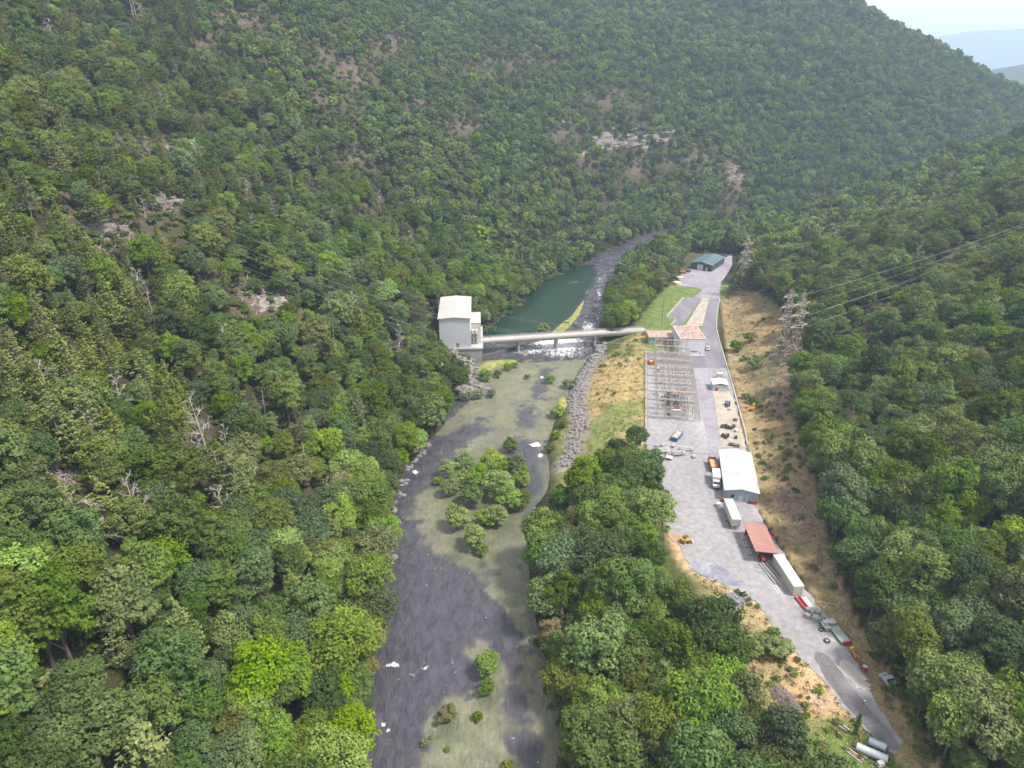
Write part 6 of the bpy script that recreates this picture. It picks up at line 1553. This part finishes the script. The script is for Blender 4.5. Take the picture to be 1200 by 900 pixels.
BL = [(560,839,7,1,'bright bush in shallow water below the two lime trees'),(524,838,12,3,'sparse yellow bush in the algae flat, largest there'),(497,868,5,2,'olive bush at the lower left of the algae flat'),(524,875,4,1,'small lime bush under the sparse yellow bush'),(595,895,7,2,'olive bush at the bottom edge of river'),(627,747,5,0,'small green bush in shallows by the right bank'),(505,861,3,2,'tiny bush between yellow and olive bushes'),(565,646,9,1,'bright bush at the lowest tip of flooded islet'),(513,564,7,1,'bright bush off the left side of islet'),
 (667,452,8,0,'dark round bush in shallows below the right pier'),(645,446,7,1,'low bright bush in mid-channel below the bridge'),(618,441,4,2,'small olive bush below the middle pier'),(595,431,6,1,'bright bush on the bar right of powerhouse'),(569,443,9,1,'wide low bright bush on the bar'),(583,439,6,2,'olive bush between two bright bar bushes'),(603,428,5,1,'small bright bush at the right end of bar'),(576,462,6,0,'lone bush in the algae flat below the bar'),(559,464,8,0,'right of two bushes by the left bank'),(546,466,7,0,'left of two bushes by the left bank'),(653,486,10,1,'low flat bright bush by riprap bank'),(660,503,6,2,'olive bush on the riprap bar, middle'),(651,516,7,1,'bright bush on the riprap bar, lower'),(643,527,6,2,'lowest olive bush on the riprap bar'),(597,519,6,0,'small bush above the islet'),(676,382,5,0,'bush on right part of the upper bar'),(664,380,4,2,'bush in middle of the upper bar')]
for a_, b_, r_, h_, lb in BL: bush(a_, b_, r_, h_, lb, group_ if False else 0.0, 'bushes standing in the river', .75)
for a_, b_, r_, h_, lb in [(880,764,14,2,'grey-green bush on the field, leftmost of three'),(895,756,14,0,'middle bush of three on the field'),(912,762,16,0,'rightmost bush of three on the field, broad'),(905,744,8,1,'small bright bush behind the three field bushes'),(974,650,9,4,'round dark bush on the cleared slope below cream container top'),(974,690,5,0,'small round bush on the slope right of container'),(952,668,5,0,'tiny bush between container and forest edge'),(905,513,4,4,'dark small bush on slope right of warehouse back'),(938,606,5,4,'dark bush at forest edge near the slope pole'),(921,532,6,0,'wide low bush on the slope by forest edge'),(880,470,6,1,'bright bush by the boom lift on slope'),(873,465,5,0,'small bush left of the boom lift'),(882,428,9,2,'wide olive thicket on upper cleared slope'),(877,398,8,2,'pale thicket on the upper cleared slope'),(862,408,9,1,'light green scrub nearest the upper road')]:
    q = hit(a_, b_+r_*.5); t_ = proj(*q)[2]; s = r_/FPX*t_/1.9; o = thing('bush', lb, 'bush', q, random.uniform(0,6), 'bushes on open ground'); o.scale = (s, s, s*.8); spawn('crown', BUSH_P[h_], o); spawn('stem', STEM_P, o)
gr = random.Random(78); b = MB()
for x_, y_, rx_, ry_, n_ in ((90,555,42,16,260),(190,520,45,22,160),(310,345,40,20,240),(300,690,32,14,140),(345,372,20,10,60),(130,290,26,12,60),(215,600,30,14,80),(300,640,30,16,90)):
    for _ in range(n_):
        q = hit(gr.gauss(x_, rx_*.5), gr.gauss(y_, ry_*.5))
        if q is None or q[2] < 2: continue
        th = gr.uniform(0, 6.28); L_ = gr.uniform(.6, 3.4); d_ = (math.cos(th)*L_, math.sin(th)*L_); z2_ = hgt(q[0]+d_[0], q[1]+d_[1])
        b.rod((q[0], q[1], q[2]+.2), (q[0]+d_[0], q[1]+d_[1], z2_+gr.uniform(.2,1.4)), gr.uniform(.04,.12), 3, cap=False)
b.build('fallen_timber', P('grey_pink_wood', (.30,.245,.225), .9), kind='stuff')
# felled branches on the cleared slope
gr = random.Random(77); b = MB(); nb_ = 0
while nb_ < 1500:
    a_, c_ = gr.uniform(845, 1060), gr.uniform(380, 860)
    if not inpoly(BRUSH_PX, np.array([a_]), np.array([c_]))[0]: nb_ += .2; continue
    if gr.random() > (.35 + .65*math.exp(-((c_-640)/90)**2) + .6*math.exp(-((c_-740)/50)**2)): nb_ += .3; continue
    x, y = G(a_, c_, Z0 + 3); z = hgt(x, y)
    if z < Z0 + .05: continue
    nb_ += 1; L_ = gr.uniform(.5, 2.6) * (2 if gr.random() < .06 else 1); th = gr.uniform(0, 6.28); d_ = Vector((math.cos(th), math.sin(th), 0)) * L_
    z2_ = hgt(x+d_.x, y+d_.y); b.rod((x, y, z+.1), (x+d_.x, y+d_.y, z2_+.15+gr.uniform(0,.5)), gr.uniform(.025,.09), 3, cap=False)
b.build('felled_branches', P('bleached_wood', (.42,.34,.28), .9), kind='stuff')
